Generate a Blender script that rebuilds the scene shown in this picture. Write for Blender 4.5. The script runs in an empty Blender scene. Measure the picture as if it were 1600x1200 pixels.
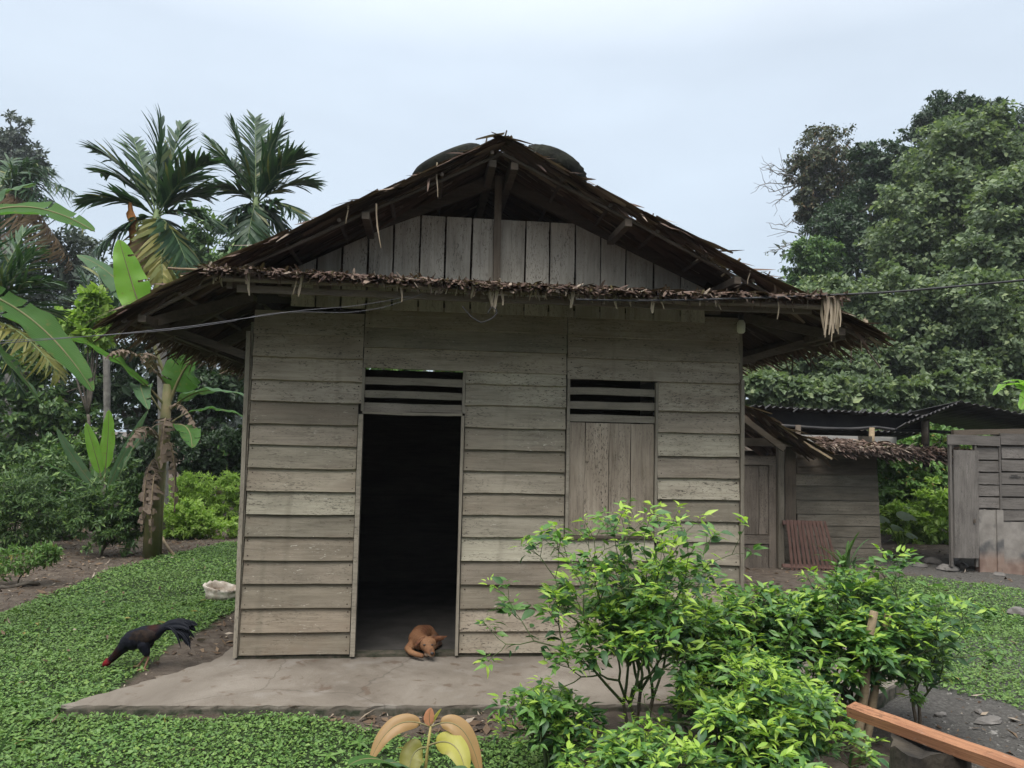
import bpy, math, random
import numpy as np
from mathutils import Vector, Matrix

# ------------------------------------------------------------------ camera, sky, sun, exposure
scene = bpy.context.scene
COL = scene.collection
R = math.radians
rng = np.random.default_rng(7)
random.seed(7)

YAW, PITCH, ROLL = R(6.499), R(3.891), R(1.294)
CAM = np.array([1.3937, -6.2929, 1.7735])
_f = np.array([math.sin(YAW)*math.cos(PITCH), math.cos(YAW)*math.cos(PITCH), math.sin(PITCH)])
_r = np.array([math.cos(YAW), -math.sin(YAW), 0.0])
_u = np.cross(_r, _f)
_r, _u = math.cos(ROLL)*_r + math.sin(ROLL)*_u, -math.sin(ROLL)*_r + math.cos(ROLL)*_u
cam_data = bpy.data.cameras.new('camera')
cam_data.sensor_width = 36.0
cam_data.lens = 27.0
cam_data.clip_end = 600.0
cam = bpy.data.objects.new('camera', cam_data)
COL.objects.link(cam)
cam.matrix_world = Matrix(((_r[0], _u[0], -_f[0], CAM[0]), (_r[1], _u[1], -_f[1], CAM[1]), (_r[2], _u[2], -_f[2], CAM[2]), (0, 0, 0, 1)))
scene.camera = cam

SUN_EL, SUN_AZ = R(62), R(205)      # azimuth measured from +Y towards +X: high, behind the camera
world = bpy.data.worlds.new('World')
scene.world = world
world.use_nodes = True
wn, wl = world.node_tree.nodes, world.node_tree.links
wn.clear()
w_out = wn.new('ShaderNodeOutputWorld')
w_bg = wn.new('ShaderNodeBackground')
w_bg.inputs['Strength'].default_value = 0.1
w_sky = wn.new('ShaderNodeTexSky')
w_sky.sky_type = 'NISHITA'
w_sky.sun_disc = False
w_sky.sun_elevation = SUN_EL
w_sky.sun_rotation = SUN_AZ
w_sky.dust_density = 4.0
w_tc = wn.new('ShaderNodeTexCoord')
w_sep = wn.new('ShaderNodeSeparateXYZ')
w_ramp = wn.new('ShaderNodeValToRGB')           # an overcast sky: brighter overhead than at the horizon
w_ramp.color_ramp.elements[0].position = 0.0
w_ramp.color_ramp.elements[0].color = (0.224, 0.264, 0.302, 1)
w_ramp.color_ramp.elements[1].position = 1.0
w_ramp.color_ramp.elements[1].color = (1.0, 1.0, 1.0, 1)
_e = w_ramp.color_ramp.elements.new(0.45)
_e.color = (0.278, 0.315, 0.357, 1)
w_noise = wn.new('ShaderNodeTexNoise')
w_noise.inputs['Scale'].default_value = 2.2
w_noise.inputs['Detail'].default_value = 5.0
w_map = wn.new('ShaderNodeMapping')
w_map.inputs['Scale'].default_value = (1, 1, 3.0)
w_nr = wn.new('ShaderNodeMapRange')
w_nr.inputs['From Min'].default_value = 0.3
w_nr.inputs['From Max'].default_value = 0.7
w_nr.inputs['To Min'].default_value = 9.6
w_nr.inputs['To Max'].default_value = 11.2
w_mul = wn.new('ShaderNodeVectorMath'); w_mul.operation = 'SCALE'
w_mix = wn.new('ShaderNodeMix'); w_mix.data_type = 'RGBA'
w_mix.inputs['Factor'].default_value = 0.9
wl.new(w_tc.outputs['Generated'], w_sep.inputs[0])
wl.new(w_sep.outputs['Z'], w_ramp.inputs['Fac'])
wl.new(w_tc.outputs['Generated'], w_map.inputs['Vector'])
wl.new(w_map.outputs[0], w_noise.inputs['Vector'])
wl.new(w_noise.outputs['Fac'], w_nr.inputs['Value'])
wl.new(w_ramp.outputs['Color'], w_mul.inputs[0])
wl.new(w_nr.outputs[0], w_mul.inputs['Scale'])
wl.new(w_sky.outputs['Color'], w_mix.inputs['A'])
wl.new(w_mul.outputs[0], w_mix.inputs['B'])
wl.new(w_mix.outputs['Result'], w_bg.inputs['Color'])
wl.new(w_bg.outputs[0], w_out.inputs['Surface'])

sun_data = bpy.data.lights.new('sun', 'SUN')
sun_data.energy = 1.5
sun_data.angle = R(40)
sun_data.color = (1.0, 0.96, 0.90)
sun = bpy.data.objects.new('sun', sun_data)
COL.objects.link(sun)
_sd = Vector((math.sin(SUN_AZ)*math.cos(SUN_EL), math.cos(SUN_AZ)*math.cos(SUN_EL), math.sin(SUN_EL)))
sun.rotation_euler = _sd.to_track_quat('Z', 'Y').to_euler()
sun.location = (0, -10, 20)

scene.view_settings.view_transform = 'Standard'
scene.view_settings.look = 'None'
scene.view_settings.exposure = 1.42
scene.view_settings.gamma = 1.0
scene.view_settings.use_curve_mapping = False
scene.render.engine = 'CYCLES'
scene.cycles.use_denoising = True
scene.cycles.max_bounces = 6
scene.cycles.diffuse_bounces = 3
scene.cycles.glossy_bounces = 2
scene.cycles.transmission_bounces = 4
scene.cycles.transparent_max_bounces = 6
scene.cycles.caustics_reflective = False
scene.cycles.caustics_refractive = False

# ------------------------------------------------------------------ helpers
def at(px, py, Y):
    """world point on the plane y=Y seen at photograph position px, py (1600x1200)"""
    d = _f + _r*(px-800)/1200.0 - _u*(py-600)/1200.0
    return CAM + d*((Y-CAM[1])/d[1])

def depth_of(P):
    return float((np.asarray(P)-CAM) @ _f)

def gh(x, y):
    """height of the ground"""
    x = np.asarray(x, float); y = np.asarray(y, float)
    h = -0.1 + 0.012*np.sin(x*2.1+0.7*y)*np.cos(y*1.7-0.4*x) + 0.006*np.sin(x*6.1+1)*np.sin(y*5.3)
    far = np.clip((y-9.0)/22.0, 0, 1)
    h = h + 3.4*far*far*(3-2*far)*np.clip((x+6)/14.0, 0.12, 1)
    rough = np.clip((np.abs(x-2)-4.5)/8.0, 0, 1)
    h = h + 0.07*rough*np.sin(x*1.1+2.0)*np.sin(y*0.9+0.5)
    h = h + .045*np.exp(-((y+1.4)/1.3)**2)*np.clip((4.2-x)/1.5, 0, 1)*np.clip((x+3.5)/2.0, 0, 1)
    near = np.clip((-1.5-y)/1.5, 0, 1)
    return h - 0.03*near

def onground(px, py, z=-0.1):
    d = _f + _r*(px-800)/1200.0 - _u*(py-600)/1200.0
    return CAM + d*((z-CAM[2])/d[2])

def link(o, parent=None):
    COL.objects.link(o)
    if parent is not None:
        o.parent = parent
    return o

def tag(o, label=None, cat=None, group=None, kind=None):
    if label: o['label'] = label
    if cat: o['category'] = cat
    if group: o['group'] = group
    if kind: o['kind'] = kind
    return o

def empty(name, loc=(0, 0, 0), rz=0.0):
    o = bpy.data.objects.new(name, None)
    o.empty_display_size = 0.1
    o.location = loc
    o.rotation_euler = (0, 0, rz)
    COL.objects.link(o)
    return o

def mesh_data(name, V, F, smooth=False):
    me = bpy.data.meshes.new(name)
    V = np.asarray(V, np.float32)
    me.vertices.add(len(V))
    me.vertices.foreach_set('co', V.ravel())
    if isinstance(F, np.ndarray):
        n, k = F.shape
        me.loops.add(n*k)
        me.loops.foreach_set('vertex_index', F.astype(np.int32).ravel())
        me.polygons.add(n)
        me.polygons.foreach_set('loop_start', np.arange(0, n*k, k, dtype=np.int32))
    else:
        lens = np.fromiter((len(f) for f in F), np.int32, len(F))
        idx = np.fromiter((i for f in F for i in f), np.int32, int(lens.sum()))
        me.loops.add(len(idx))
        me.loops.foreach_set('vertex_index', idx)
        me.polygons.add(len(F))
        me.polygons.foreach_set('loop_start', np.concatenate([[0], np.cumsum(lens)[:-1]]).astype(np.int32))
    me.polygons.foreach_set('use_smooth', np.full(len(me.polygons), bool(smooth)))
    me.update(calc_edges=True)
    return me

def obj(name, V, F, mat, parent=None, smooth=False, loc=None):
    me = mesh_data(name, V, F, smooth)
    o = bpy.data.objects.new(name, me)
    if mat is not None:
        me.materials.append(mat)
    if loc is not None:
        o.location = loc
    return link(o, parent)

class MB:
    """collects vertices and faces"""
    def __init__(self): self.V = []; self.F = []; self.n = 0
    def add(self, V, F):
        V = np.asarray(V, float)
        self.V.append(V)
        self.F.extend([tuple(i+self.n for i in f) for f in F])
        self.n += len(V)
        return self
    def build(self, name, mat, parent=None, smooth=False, loc=None):
        return obj(name, np.concatenate(self.V), self.F, mat, parent, smooth, loc)

def unit(v):
    v = np.asarray(v, float)
    return v/np.maximum(np.linalg.norm(v, axis=-1, keepdims=True), 1e-9)

BOXF = [(0, 1, 3, 2), (4, 6, 7, 5), (0, 4, 5, 1), (2, 3, 7, 6), (0, 2, 6, 4), (1, 5, 7, 3)]
def box_v(c, s):
    c = np.asarray(c, float); s = np.asarray(s, float)/2
    return np.array([c+s*np.array([a, b, d]) for a in (-1, 1) for b in (-1, 1) for d in (-1, 1)])

def beam_v(p0, p1, w, h, up=(0, 0, 1)):
    p0 = np.asarray(p0, float); p1 = np.asarray(p1, float)
    t = unit(p1-p0); s = unit(np.cross(t, up)); n = np.cross(s, t)
    return np.array([p+s*a*w/2+n*b*h/2 for p in (p0, p1) for a in (-1, 1) for b in (-1, 1)])

def tube(P, rad, k=8, cap=True):
    P = np.asarray(P, float); n = len(P)
    rad = np.broadcast_to(np.asarray(rad, float), (n,))
    T = unit(np.gradient(P, axis=0))
    a = np.array([0, 0, 1.0]) if abs(T[0][2]) < 0.9 else np.array([1.0, 0, 0])
    V = []
    s = unit(np.cross(T[0], a))
    for i in range(n):
        s = unit(s - T[i]*(s@T[i]))
        b = np.cross(T[i], s)
        for j in range(k):
            q = 2*math.pi*j/k
            V.append(P[i]+rad[i]*(math.cos(q)*s+math.sin(q)*b))
    F = [(i*k+j, i*k+(j+1) % k, (i+1)*k+(j+1) % k, (i+1)*k+j) for i in range(n-1) for j in range(k)]
    if cap:
        F.append(tuple(range(k))[::-1]); F.append(tuple((n-1)*k+j for j in range(k)))
    return np.array(V), F

def bez(p0, p1, p2, n=10):
    t = np.linspace(0, 1, n)[:, None]
    return (1-t)**2*np.asarray(p0, float)+2*t*(1-t)*np.asarray(p1, float)+t*t*np.asarray(p2, float)

def wander(p0, p1, n=7, amp=0.05, r=None):
    r = r or rng
    t = np.linspace(0, 1, n)[:, None]
    P = np.asarray(p0, float)*(1-t)+np.asarray(p1, float)*t
    P[1:-1] += r.normal(0, amp, (n-2, 3))
    return P

# leaf templates: x across, y along, z normal
LEAF4 = (np.array([[0, 0, 0], [-.5, .42, .10], [0, 1, 0], [.5, .42, .10]], float), np.array([[0, 3, 2, 1]]))
LEAF6 = (np.array([[0, 0, 0], [-.5, .35, .10], [-.32, .72, .07], [0, 1, 0], [.32, .72, .07], [.5, .35, .10]], float),
         np.array([[0, 3, 2, 1], [0, 5, 4, 3]]))
_lv = [[0, 0, 0]]
for _t, _w in ((.18, .36), (.42, .5), (.70, .30)):
    _lv += [[-_w, _t, .16*_w*2], [0, _t, 0], [_w, _t, .16*_w*2]]
_lv += [[0, 1, 0]]
LEAFD = (np.array(_lv, float), [(0, 2, 1), (0, 3, 2), (1, 2, 5, 4), (2, 3, 6, 5), (4, 5, 8, 7), (5, 6, 9, 8), (7, 8, 10), (8, 9, 10)])
LEAFD = (LEAFD[0], np.array([f if len(f) == 4 else (f[0], f[1], f[2], f[2]) for f in LEAFD[1]])[[2, 3, 4, 5]], np.array([(0, 2, 1), (0, 3, 2), (7, 8, 10), (8, 9, 10)]))
# blade: a thin strip of three quads
_bt = np.array([0, .35, .7, 1.0])
BLADE = (np.array([[s*w, t, 0] for t, w in zip(_bt, (.35, .5, .38, .06)) for s in (-1, 1)], float),
         np.array([[0, 1, 3, 2], [2, 3, 5, 4], [4, 5, 7, 6]]))
BLADE2 = (np.array([[-.4, 0, 0], [.4, 0, 0], [-.5, .55, .0], [.5, .55, .0], [-.22, 1, 0], [.22, 1, 0]], float),
          np.array([[0, 1, 3, 2], [2, 3, 5, 4]]))

def scatter(tmpl, O, D, N, L, W, curl=0.0):
    """leaves as arrays: origins, directions, normals, lengths, widths; curl bends the tip against the normal"""
    T = tmpl[0]
    O = np.asarray(O, float); m = len(O)
    D = unit(D); S = unit(np.cross(D, N)); Nn = np.cross(S, D)
    L = np.broadcast_to(np.asarray(L, float), (m,))[:, None, None]
    W = np.broadcast_to(np.asarray(W, float), (m,))[:, None, None]
    cu = np.broadcast_to(np.asarray(curl, float), (m,))[:, None, None]
    x = T[None, :, 0:1]; y = T[None, :, 1:2]; z = T[None, :, 2:3]
    V = O[:, None, :]+S[:, None, :]*x*W+D[:, None, :]*y*L+Nn[:, None, :]*(z*W-cu*L*y*y)
    off = (np.arange(m)*len(T))[:, None, None]
    if len(tmpl) == 3:
        F4 = (tmpl[1][None]+off).reshape(-1, 4)
        F3 = (tmpl[2][None]+off).reshape(-1, 3)
        return V.reshape(-1, 3), (F4, F3)
    return V.reshape(-1, 3), (tmpl[1][None]+off).reshape(-1, 4)

STUFF_PARTS = ('eave_fringe', 'verge_fringe', 'thatch_course', 'ridge_cap', 'crown', 'leaves', 'old_leaves', 'young_leaves')
def leaf_obj(name, VF, mat, parent=None, smooth=True, loc=None):
    o = _leaf_obj(name, VF, mat, parent, smooth, loc)
    if name in STUFF_PARTS: o['kind'] = 'stuff'
    return o
def _leaf_obj(name, VF, mat, parent=None, smooth=True, loc=None):
    V, F = VF
    if isinstance(F, tuple):
        F4, F3 = F
        me = bpy.data.meshes.new(name)
        me.vertices.add(len(V)); me.vertices.foreach_set('co', np.asarray(V, np.float32).ravel())
        idx = np.concatenate([F4.ravel(), F3.ravel()]).astype(np.int32)
        me.loops.add(len(idx)); me.loops.foreach_set('vertex_index', idx)
        n4, n3 = len(F4), len(F3)
        me.polygons.add(n4+n3)
        me.polygons.foreach_set('loop_start', np.concatenate([np.arange(n4)*4, n4*4+np.arange(n3)*3]).astype(np.int32))
        me.polygons.foreach_set('use_smooth', np.full(n4+n3, bool(smooth)))
        me.update(calc_edges=True)
        me.materials.append(mat)
        o = bpy.data.objects.new(name, me)
        if loc is not None: o.location = loc
        return link(o, parent)
    return obj(name, V, F, mat, parent, smooth, loc)

def merge(parts):
    Vs, Fs, n = [], [], 0
    for V, F in parts:
        Vs.append(V); Fs.append(F+n); n += len(V)
    return np.concatenate(Vs), np.concatenate(Fs)

# ------------------------------------------------------------------ materials
def new_mat(name):
    m = bpy.data.materials.new(name); m.use_nodes = True
    nt = m.node_tree; nt.nodes.clear()
    out = nt.nodes.new('ShaderNodeOutputMaterial')
    p = nt.nodes.new('ShaderNodeBsdfPrincipled')
    nt.links.new(p.outputs[0], out.inputs[0])
    return m, nt, p, out

def ramp(nt, fac, stops):
    r = nt.nodes.new('ShaderNodeValToRGB')
    el = r.color_ramp.elements
    el[0].position, el[0].color = stops[0][0], (*stops[0][1], 1)
    el[1].position, el[1].color = stops[-1][0], (*stops[-1][1], 1)
    for p, c in stops[1:-1]:
        e = el.new(p); e.color = (*c, 1)
    nt.links.new(fac, r.inputs[0])
    return r.outputs[0]

def noise(nt, vec, scale, detail=4, rough=.55, dist=0.0):
    n = nt.nodes.new('ShaderNodeTexNoise')
    n.inputs['Scale'].default_value = scale; n.inputs['Detail'].default_value = detail
    n.inputs['Roughness'].default_value = rough; n.inputs['Distortion'].default_value = dist
    if vec is not None: nt.links.new(vec, n.inputs['Vector'])
    return n.outputs['Fac']

def mixc(nt, fac, a, b, mode='MIX'):
    m = nt.nodes.new('ShaderNodeMix'); m.data_type = 'RGBA'; m.blend_type = mode
    for sock, v in ((m.inputs['Factor'], fac), (m.inputs['A'], a), (m.inputs['B'], b)):
        if isinstance(v, (int, float)): sock.default_value = v
        elif isinstance(v, tuple): sock.default_value = (*v, 1)
        else: nt.links.new(v, sock)
    return m.outputs['Result']

def maprange(nt, v, a, b, c=0.0, d=1.0):
    m = nt.nodes.new('ShaderNodeMapRange')
    for k, x in zip(('From Min', 'From Max', 'To Min', 'To Max'), (a, b, c, d)): m.inputs[k].default_value = x
    nt.links.new(v, m.inputs['Value'])
    return m.outputs[0]

def bump(nt, p, h, strength=.4, dist=.01):
    b = nt.nodes.new('ShaderNodeBump')
    b.inputs['Strength'].default_value = strength; b.inputs['Distance'].default_value = dist
    nt.links.new(h, b.inputs['Height']); nt.links.new(b.outputs[0], p.inputs['Normal'])

def obj_vec(nt, scale=(1, 1, 1), shift=True):
    tc = nt.nodes.new('ShaderNodeTexCoord')
    v = tc.outputs['Object']
    if shift:
        oi = nt.nodes.new('ShaderNodeObjectInfo')
        m = nt.nodes.new('ShaderNodeVectorMath'); m.operation = 'SCALE'
        c = nt.nodes.new('ShaderNodeCombineXYZ')
        for i, k in enumerate((37.0, 61.0, 23.0)):
            q = nt.nodes.new('ShaderNodeMath'); q.operation = 'MULTIPLY'; q.inputs[1].default_value = k
            nt.links.new(oi.outputs['Random'], q.inputs[0]); nt.links.new(q.outputs[0], c.inputs[i])
        a = nt.nodes.new('ShaderNodeVectorMath'); a.operation = 'ADD'
        nt.links.new(v, a.inputs[0]); nt.links.new(c.outputs[0], a.inputs[1])
        v = a.outputs[0]
    mp = nt.nodes.new('ShaderNodeMapping'); mp.inputs['Scale'].default_value = scale
    nt.links.new(v, mp.inputs['Vector'])
    return mp.outputs[0]

def wood_mat(name, light, mid, dark, pits=0.5, flakes=0.0, rough=.85, vary=.25, stain=None, hue=False, gs=26):
    """weathered board, grain along local x"""
    m, nt, p, out = new_mat(name)
    grain = noise(nt, obj_vec(nt, (1.6, gs, gs)), 1.6, 6, .65, .6)
    blotch = noise(nt, obj_vec(nt, (1.1, 3.2, 3.2)), 2.2, 4, .6)
    c = ramp(nt, grain, [(.28, dark), (.5, mid), (.72, light)])
    c2 = ramp(nt, blotch, [(.3, tuple(x*.72 for x in mid)), (.7, tuple(min(1, x*1.12) for x in light))])
    c = mixc(nt, .5, c, c2)
    oi = nt.nodes.new('ShaderNodeObjectInfo')
    v = maprange(nt, oi.outputs['Random'], 0, 1, 1-vary, 1+vary*.5)
    vm = nt.nodes.new('ShaderNodeVectorMath'); vm.operation = 'SCALE'
    nt.links.new(c, vm.inputs[0]); nt.links.new(v, vm.inputs['Scale'])
    c = vm.outputs[0]
    if hue:
        q = nt.nodes.new('ShaderNodeMath'); q.operation = 'MULTIPLY'; q.inputs[1].default_value = 13.7
        fr = nt.nodes.new('ShaderNodeMath'); fr.operation = 'FRACT'
        nt.links.new(oi.outputs['Random'], q.inputs[0]); nt.links.new(q.outputs[0], fr.inputs[0])
        c = mixc(nt, 1.0, c, ramp(nt, fr.outputs[0], [(0, (1.03, .97, .90)), (.35, (.95, .98, .92)), (.6, (1.06, 1.02, .97)), (.8, (.88, .85, .81)), (1, (1.0, .95, .88))]), 'MULTIPLY')
        gp_ = nt.nodes.new('ShaderNodeNewGeometry'); sz_ = nt.nodes.new('ShaderNodeSeparateXYZ')
        nt.links.new(gp_.outputs['Position'], sz_.inputs[0])
        # rain-splashed mud on the lowest boards
        mn = noise(nt, gp_.outputs['Position'], 7, 4, .65)
        lowz = maprange(nt, sz_.outputs['Z'], .75, .0, 0, .5)
        ms = nt.nodes.new('ShaderNodeMath'); ms.operation = 'MULTIPLY'
        nt.links.new(maprange(nt, mn, .35, .65, .2, 1), ms.inputs[0]); nt.links.new(lowz, ms.inputs[1])
        c = mixc(nt, ms.outputs[0], c, (.165, .118, .080))
        # run-off streaks
        sv = nt.nodes.new('ShaderNodeMapping'); sv.inputs['Scale'].default_value = (9, 9, .5)
        nt.links.new(gp_.outputs['Position'], sv.inputs['Vector'])
        c = mixc(nt, maprange(nt, noise(nt, sv.outputs[0], 1.0, 3), .58, .74, 0, .35), c, (.13, .115, .085))
    if stain:
        s = maprange(nt, noise(nt, obj_vec(nt, (.8, 2.0, 2.0)), 1.7, 3), .55, .75, 0, .6)
        c = mixc(nt, s, c, stain)
    # short dark checks and worm pits, denser in patches
    pn = noise(nt, obj_vec(nt, (22, 75, 75)), 1.5, 3, .6, .8)
    patch = noise(nt, obj_vec(nt, (2, 7, 7)), 1.3, 2)
    pf = maprange(nt, pn, .565, .62, 0, 1)
    pp0 = maprange(nt, patch, .36, .56, 0, pits)
    ppm = nt.nodes.new('ShaderNodeMath'); ppm.operation = 'MULTIPLY'
    nt.links.new(pp0, ppm.inputs[0]); nt.links.new(maprange(nt, oi.outputs['Random'], 0, 1, .25, 1.0), ppm.inputs[1])
    pp = ppm.outputs[0]
    mm = nt.nodes.new('ShaderNodeMath'); mm.operation = 'MULTIPLY'
    nt.links.new(pf, mm.inputs[0]); nt.links.new(pp, mm.inputs[1])
    c = mixc(nt, mm.outputs[0], c, tuple(x*.25 for x in dark))
    if flakes:
        fn = noise(nt, obj_vec(nt, (14, 60, 60)), 1.7, 3, .6, .5)
        fp = maprange(nt, noise(nt, obj_vec(nt, (2.3, 5, 5)), 1.9, 2), .52, .66, 0, flakes)
        ff = maprange(nt, fn, .62, .67, 0, 1)
        m2 = nt.nodes.new('ShaderNodeMath'); m2.operation = 'MULTIPLY'
        nt.links.new(ff, m2.inputs[0]); nt.links.new(fp, m2.inputs[1])
        c = mixc(nt, m2.outputs[0], c, (.50, .47, .40))
    nt.links.new(c, p.inputs['Base Color'])
    p.inputs['Roughness'].default_value = rough
    p.inputs['Specular IOR Level'].default_value = .2
    hh = nt.nodes.new('ShaderNodeMath'); hh.operation = 'SUBTRACT'
    nt.links.new(grain, hh.inputs[0]); nt.links.new(mm.outputs[0], hh.inputs[1])
    bump(nt, p, hh.outputs[0], .55, .006)
    return m

def leaf_mat(name, c0, c1, odd=None, odd_at=.95, rough=.45, trans=.25, spec=.35, tint=None, big=False):
    m, nt, p, out = new_mat(name)
    g = nt.nodes.new('ShaderNodeNewGeometry')
    stops = [(0, c0), (odd_at-.04 if odd else 1.0, c1)]
    if odd: stops.append((odd_at, odd))
    c = ramp(nt, g.outputs['Random Per Island'], stops)
    if big:      # one large leaf: veins across and patches along it
        n = noise(nt, obj_vec(nt, (1, 1, 1)), 3.0, 4)
        c = mixc(nt, maprange(nt, n, .35, .7, 0, .6), c, tint or c1)
        va = nt.nodes.new('ShaderNodeAttribute'); va.attribute_name = 'vein'
        vs = nt.nodes.new('ShaderNodeMath'); vs.operation = 'SINE'
        nt.links.new(va.outputs['Fac'], vs.inputs[0])
        c = mixc(nt, maprange(nt, vs.outputs[0], .2, 1, 0, .28), c, tuple(min(1, x*1.45) for x in c1))
        c = mixc(nt, maprange(nt, noise(nt, obj_vec(nt, (1, 1, 1)), 14, 3), .60, .72, 0, .45), c, (.20, .15, .06))
        bump(nt, p, vs.outputs[0], .25, .004)
    else:
        tcn = nt.nodes.new('ShaderNodeTexCoord')
        n = noise(nt, tcn.outputs['Object'], .9, 3)
        c = mixc(nt, maprange(nt, n, .35, .65, 0, .55), c, tint or tuple(x*.7 for x in c0))
    nt.links.new(c, p.inputs['Base Color'])
    p.inputs['Roughness'].default_value = rough
    p.inputs['Specular IOR Level'].default_value = spec
    tr = nt.nodes.new('ShaderNodeBsdfTranslucent')
    bright = mixc(nt, 1.0, c, (1.25, 1.35, .75), 'MULTIPLY')
    nt.links.new(bright, tr.inputs['Color'])
    mx = nt.nodes.new('ShaderNodeMixShader'); mx.inputs[0].default_value = trans
    nt.links.new(p.outputs[0], mx.inputs[1]); nt.links.new(tr.outputs[0], mx.inputs[2])
    nt.links.new(mx.outputs[0], out.inputs[0])
    return m

def plain_mat(name, a, b, scale=6, rough=.8, bumpy=.3, detail=5, spec=.25, metal=0.0, bdist=.01, shift=True):
    m, nt, p, out = new_mat(name)
    n = noise(nt, obj_vec(nt, (1, 1, 1), shift), scale, detail)
    nt.links.new(ramp(nt, n, [(.32, a), (.68, b)]), p.inputs['Base Color'])
    p.inputs['Roughness'].default_value = rough
    p.inputs['Specular IOR Level'].default_value = spec
    p.inputs['Metallic'].default_value = metal
    if bumpy: bump(nt, p, n, bumpy, bdist)
    return m

M = {}
M['siding'] = wood_mat('siding_wood', (.46, .415, .348), (.345, .308, .255), (.17, .146, .118), pits=.85, flakes=.9, vary=.42, stain=(.21, .165, .125), hue=True)
M['gable'] = wood_mat('gable_wood', (.52, .48, .405), (.40, .365, .30), (.19, .168, .138), pits=.8, vary=.2, stain=(.19, .17, .125))
M['shutter'] = wood_mat('shutter_wood', (.42, .36, .29), (.29, .24, .185), (.10, .075, .055), pits=1.0, flakes=.2, vary=.15)
M['trim'] = wood_mat('trim_wood', (.33, .295, .24), (.25, .22, .175), (.13, .11, .085), pits=.5, vary=.15)
M['dark_timber'] = wood_mat('dark_timber', (.14, .115, .09), (.085, .068, .053), (.035, .028, .022), pits=.4, vary=.25)
M['rafter'] = wood_mat('rafter_wood', (.20, .165, .125), (.13, .105, .08), (.06, .048, .037), pits=.4, vary=.25)
M['shed_wood'] = wood_mat('shed_wood', (.17, .152, .122), (.108, .095, .075), (.045, .038, .03), pits=.7, vary=.3)
M['hut_wood'] = wood_mat('hut_wood', (.20, .184, .168), (.125, .113, .103), (.052, .046, .042), pits=.6, vary=.3)
M['fresh'] = wood_mat('fresh_timber', (.44, .235, .125), (.235, .105, .055), (.07, .030, .019), pits=1.0, flakes=.3, vary=.05, rough=.6, gs=90, stain=(.11, .07, .048))
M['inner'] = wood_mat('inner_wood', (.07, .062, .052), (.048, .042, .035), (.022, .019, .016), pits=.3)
M['stake'] = wood_mat('stake_wood', (.30, .235, .15), (.215, .165, .105), (.10, .075, .05), pits=.5)
M['thatch'] = leaf_mat('thatch_leaf', (.05, .033, .026), (.125, .085, .066), odd=(.24, .185, .145), odd_at=.93, rough=.9, trans=.06, spec=.1, tint=(.055, .038, .03))
M['fringe'] = leaf_mat('thatch_fringe', (.06, .042, .036), (.165, .122, .10), odd=(.33, .28, .225), odd_at=.88, rough=.85, trans=.1, spec=.1, tint=(.085, .05, .04))
M['strip'] = leaf_mat('dry_strip', (.36, .30, .23), (.50, .44, .34), rough=.8, trans=.15, spec=.1, tint=(.28, .2, .15))
M['concrete'] = None
# ------------------------------------------------------------------ ground
def inpoly(px, py, poly):
    poly = np.asarray(poly)[:, :2]
    inside = np.zeros(len(px), bool)
    j = len(poly)-1
    for i in range(len(poly)):
        xi, yi = poly[i]; xj, yj = poly[j]
        c = ((yi > py) != (yj > py)) & (px < (xj-xi)*(py-yi)/(yj-yi+1e-12)+xi)
        inside ^= c
        j = i
    return inside

LAWN_L = [onground(*q) for q in [(365, 848), (260, 868), (170, 893), (90, 925), (0, 962)]]
LAWN_L = [tuple(p[:2]) for p in LAWN_L]+[(-4.6, 1.0), (-5.5, -4.5), (0.2, -4.5), (2.2, -3.4), (2.35, -1.62), (1.6, -1.50), (1.05, -1.34), (0.75, -1.13), (-0.86, -1.02), (-0.75, -0.72)]
LAWN_L += [tuple(onground(*q)[:2]) for q in [(205, 1062), (255, 1022), (300, 990), (338, 966), (368, 955)]]+[(-0.08, 3.5), (-0.08, 6.5)]
LAWN_R = [tuple(onground(*q)[:2]) for q in [(1385, 905), (1450, 902), (1530, 912), (1640, 930), (1760, 990), (1700, 1135), (1600, 1112), (1540, 1092), (1470, 1083), (1400, 1070), (1330, 1010), (1240, 940)]]

def vnoise(x, y, s, seed=0):
    """cheap smooth noise in -1..1"""
    o = np.zeros_like(np.asarray(x, float))
    r = np.random.default_rng(seed)
    for k in range(5):
        a = r.uniform(0, 2*math.pi); f = s*(0.7+0.5*k); ph = r.uniform(0, 6.28, 2)
        o += np.sin((x*math.cos(a)+y*math.sin(a))*f+ph[0])*np.cos((-x*math.sin(a)+y*math.cos(a))*f*.83+ph[1])/(1+.4*k)
    return o/2.4

def lawn_density(x, y):
    jx = x+.10*vnoise(x, y, 5, 3)+.05*vnoise(x, y, 14, 5); jy = y+.10*vnoise(x, y, 5, 4)+.05*vnoise(x, y, 14, 6)
    d = inpoly(jx, jy, LAWN_L) | inpoly(jx, jy, LAWN_R)
    return d.astype(float)

xs = np.concatenate([np.linspace(-260, -14, 14)[:-1], np.linspace(-14, -5, 40)[:-1], np.arange(-5, 12, .085), np.linspace(12, 24, 40), np.linspace(24, 260, 14)[1:]])
ys = np.concatenate([np.linspace(-60, -4.5, 8)[:-1], np.arange(-4.5, 8, .085), np.linspace(8, 20, 40), np.linspace(20, 40, 20)[1:], np.linspace(40, 260, 12)[1:]])
GX, GY = np.meshgrid(xs, ys)
gxf, gyf = GX.ravel(), GY.ravel()
gz = gh(gxf, gyf)
fine = (gxf > -5.2) & (gxf < 12.2) & (gyf < 8.2)
gz = gz+np.where(fine, .008*vnoise(gxf, gyf, 9, 11)+.005*vnoise(gxf, gyf, 26, 12), 0)
under = (gxf > -0.1) & (gxf < 5.0) & (gyf > -1.0) & (gyf < 6.2)
gz = np.where(under, np.minimum(gz, -0.1), gz)
nx, ny = len(xs), len(ys)
ii = (np.arange(ny-1)[:, None]*nx+np.arange(nx-1)[None]).ravel()
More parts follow.
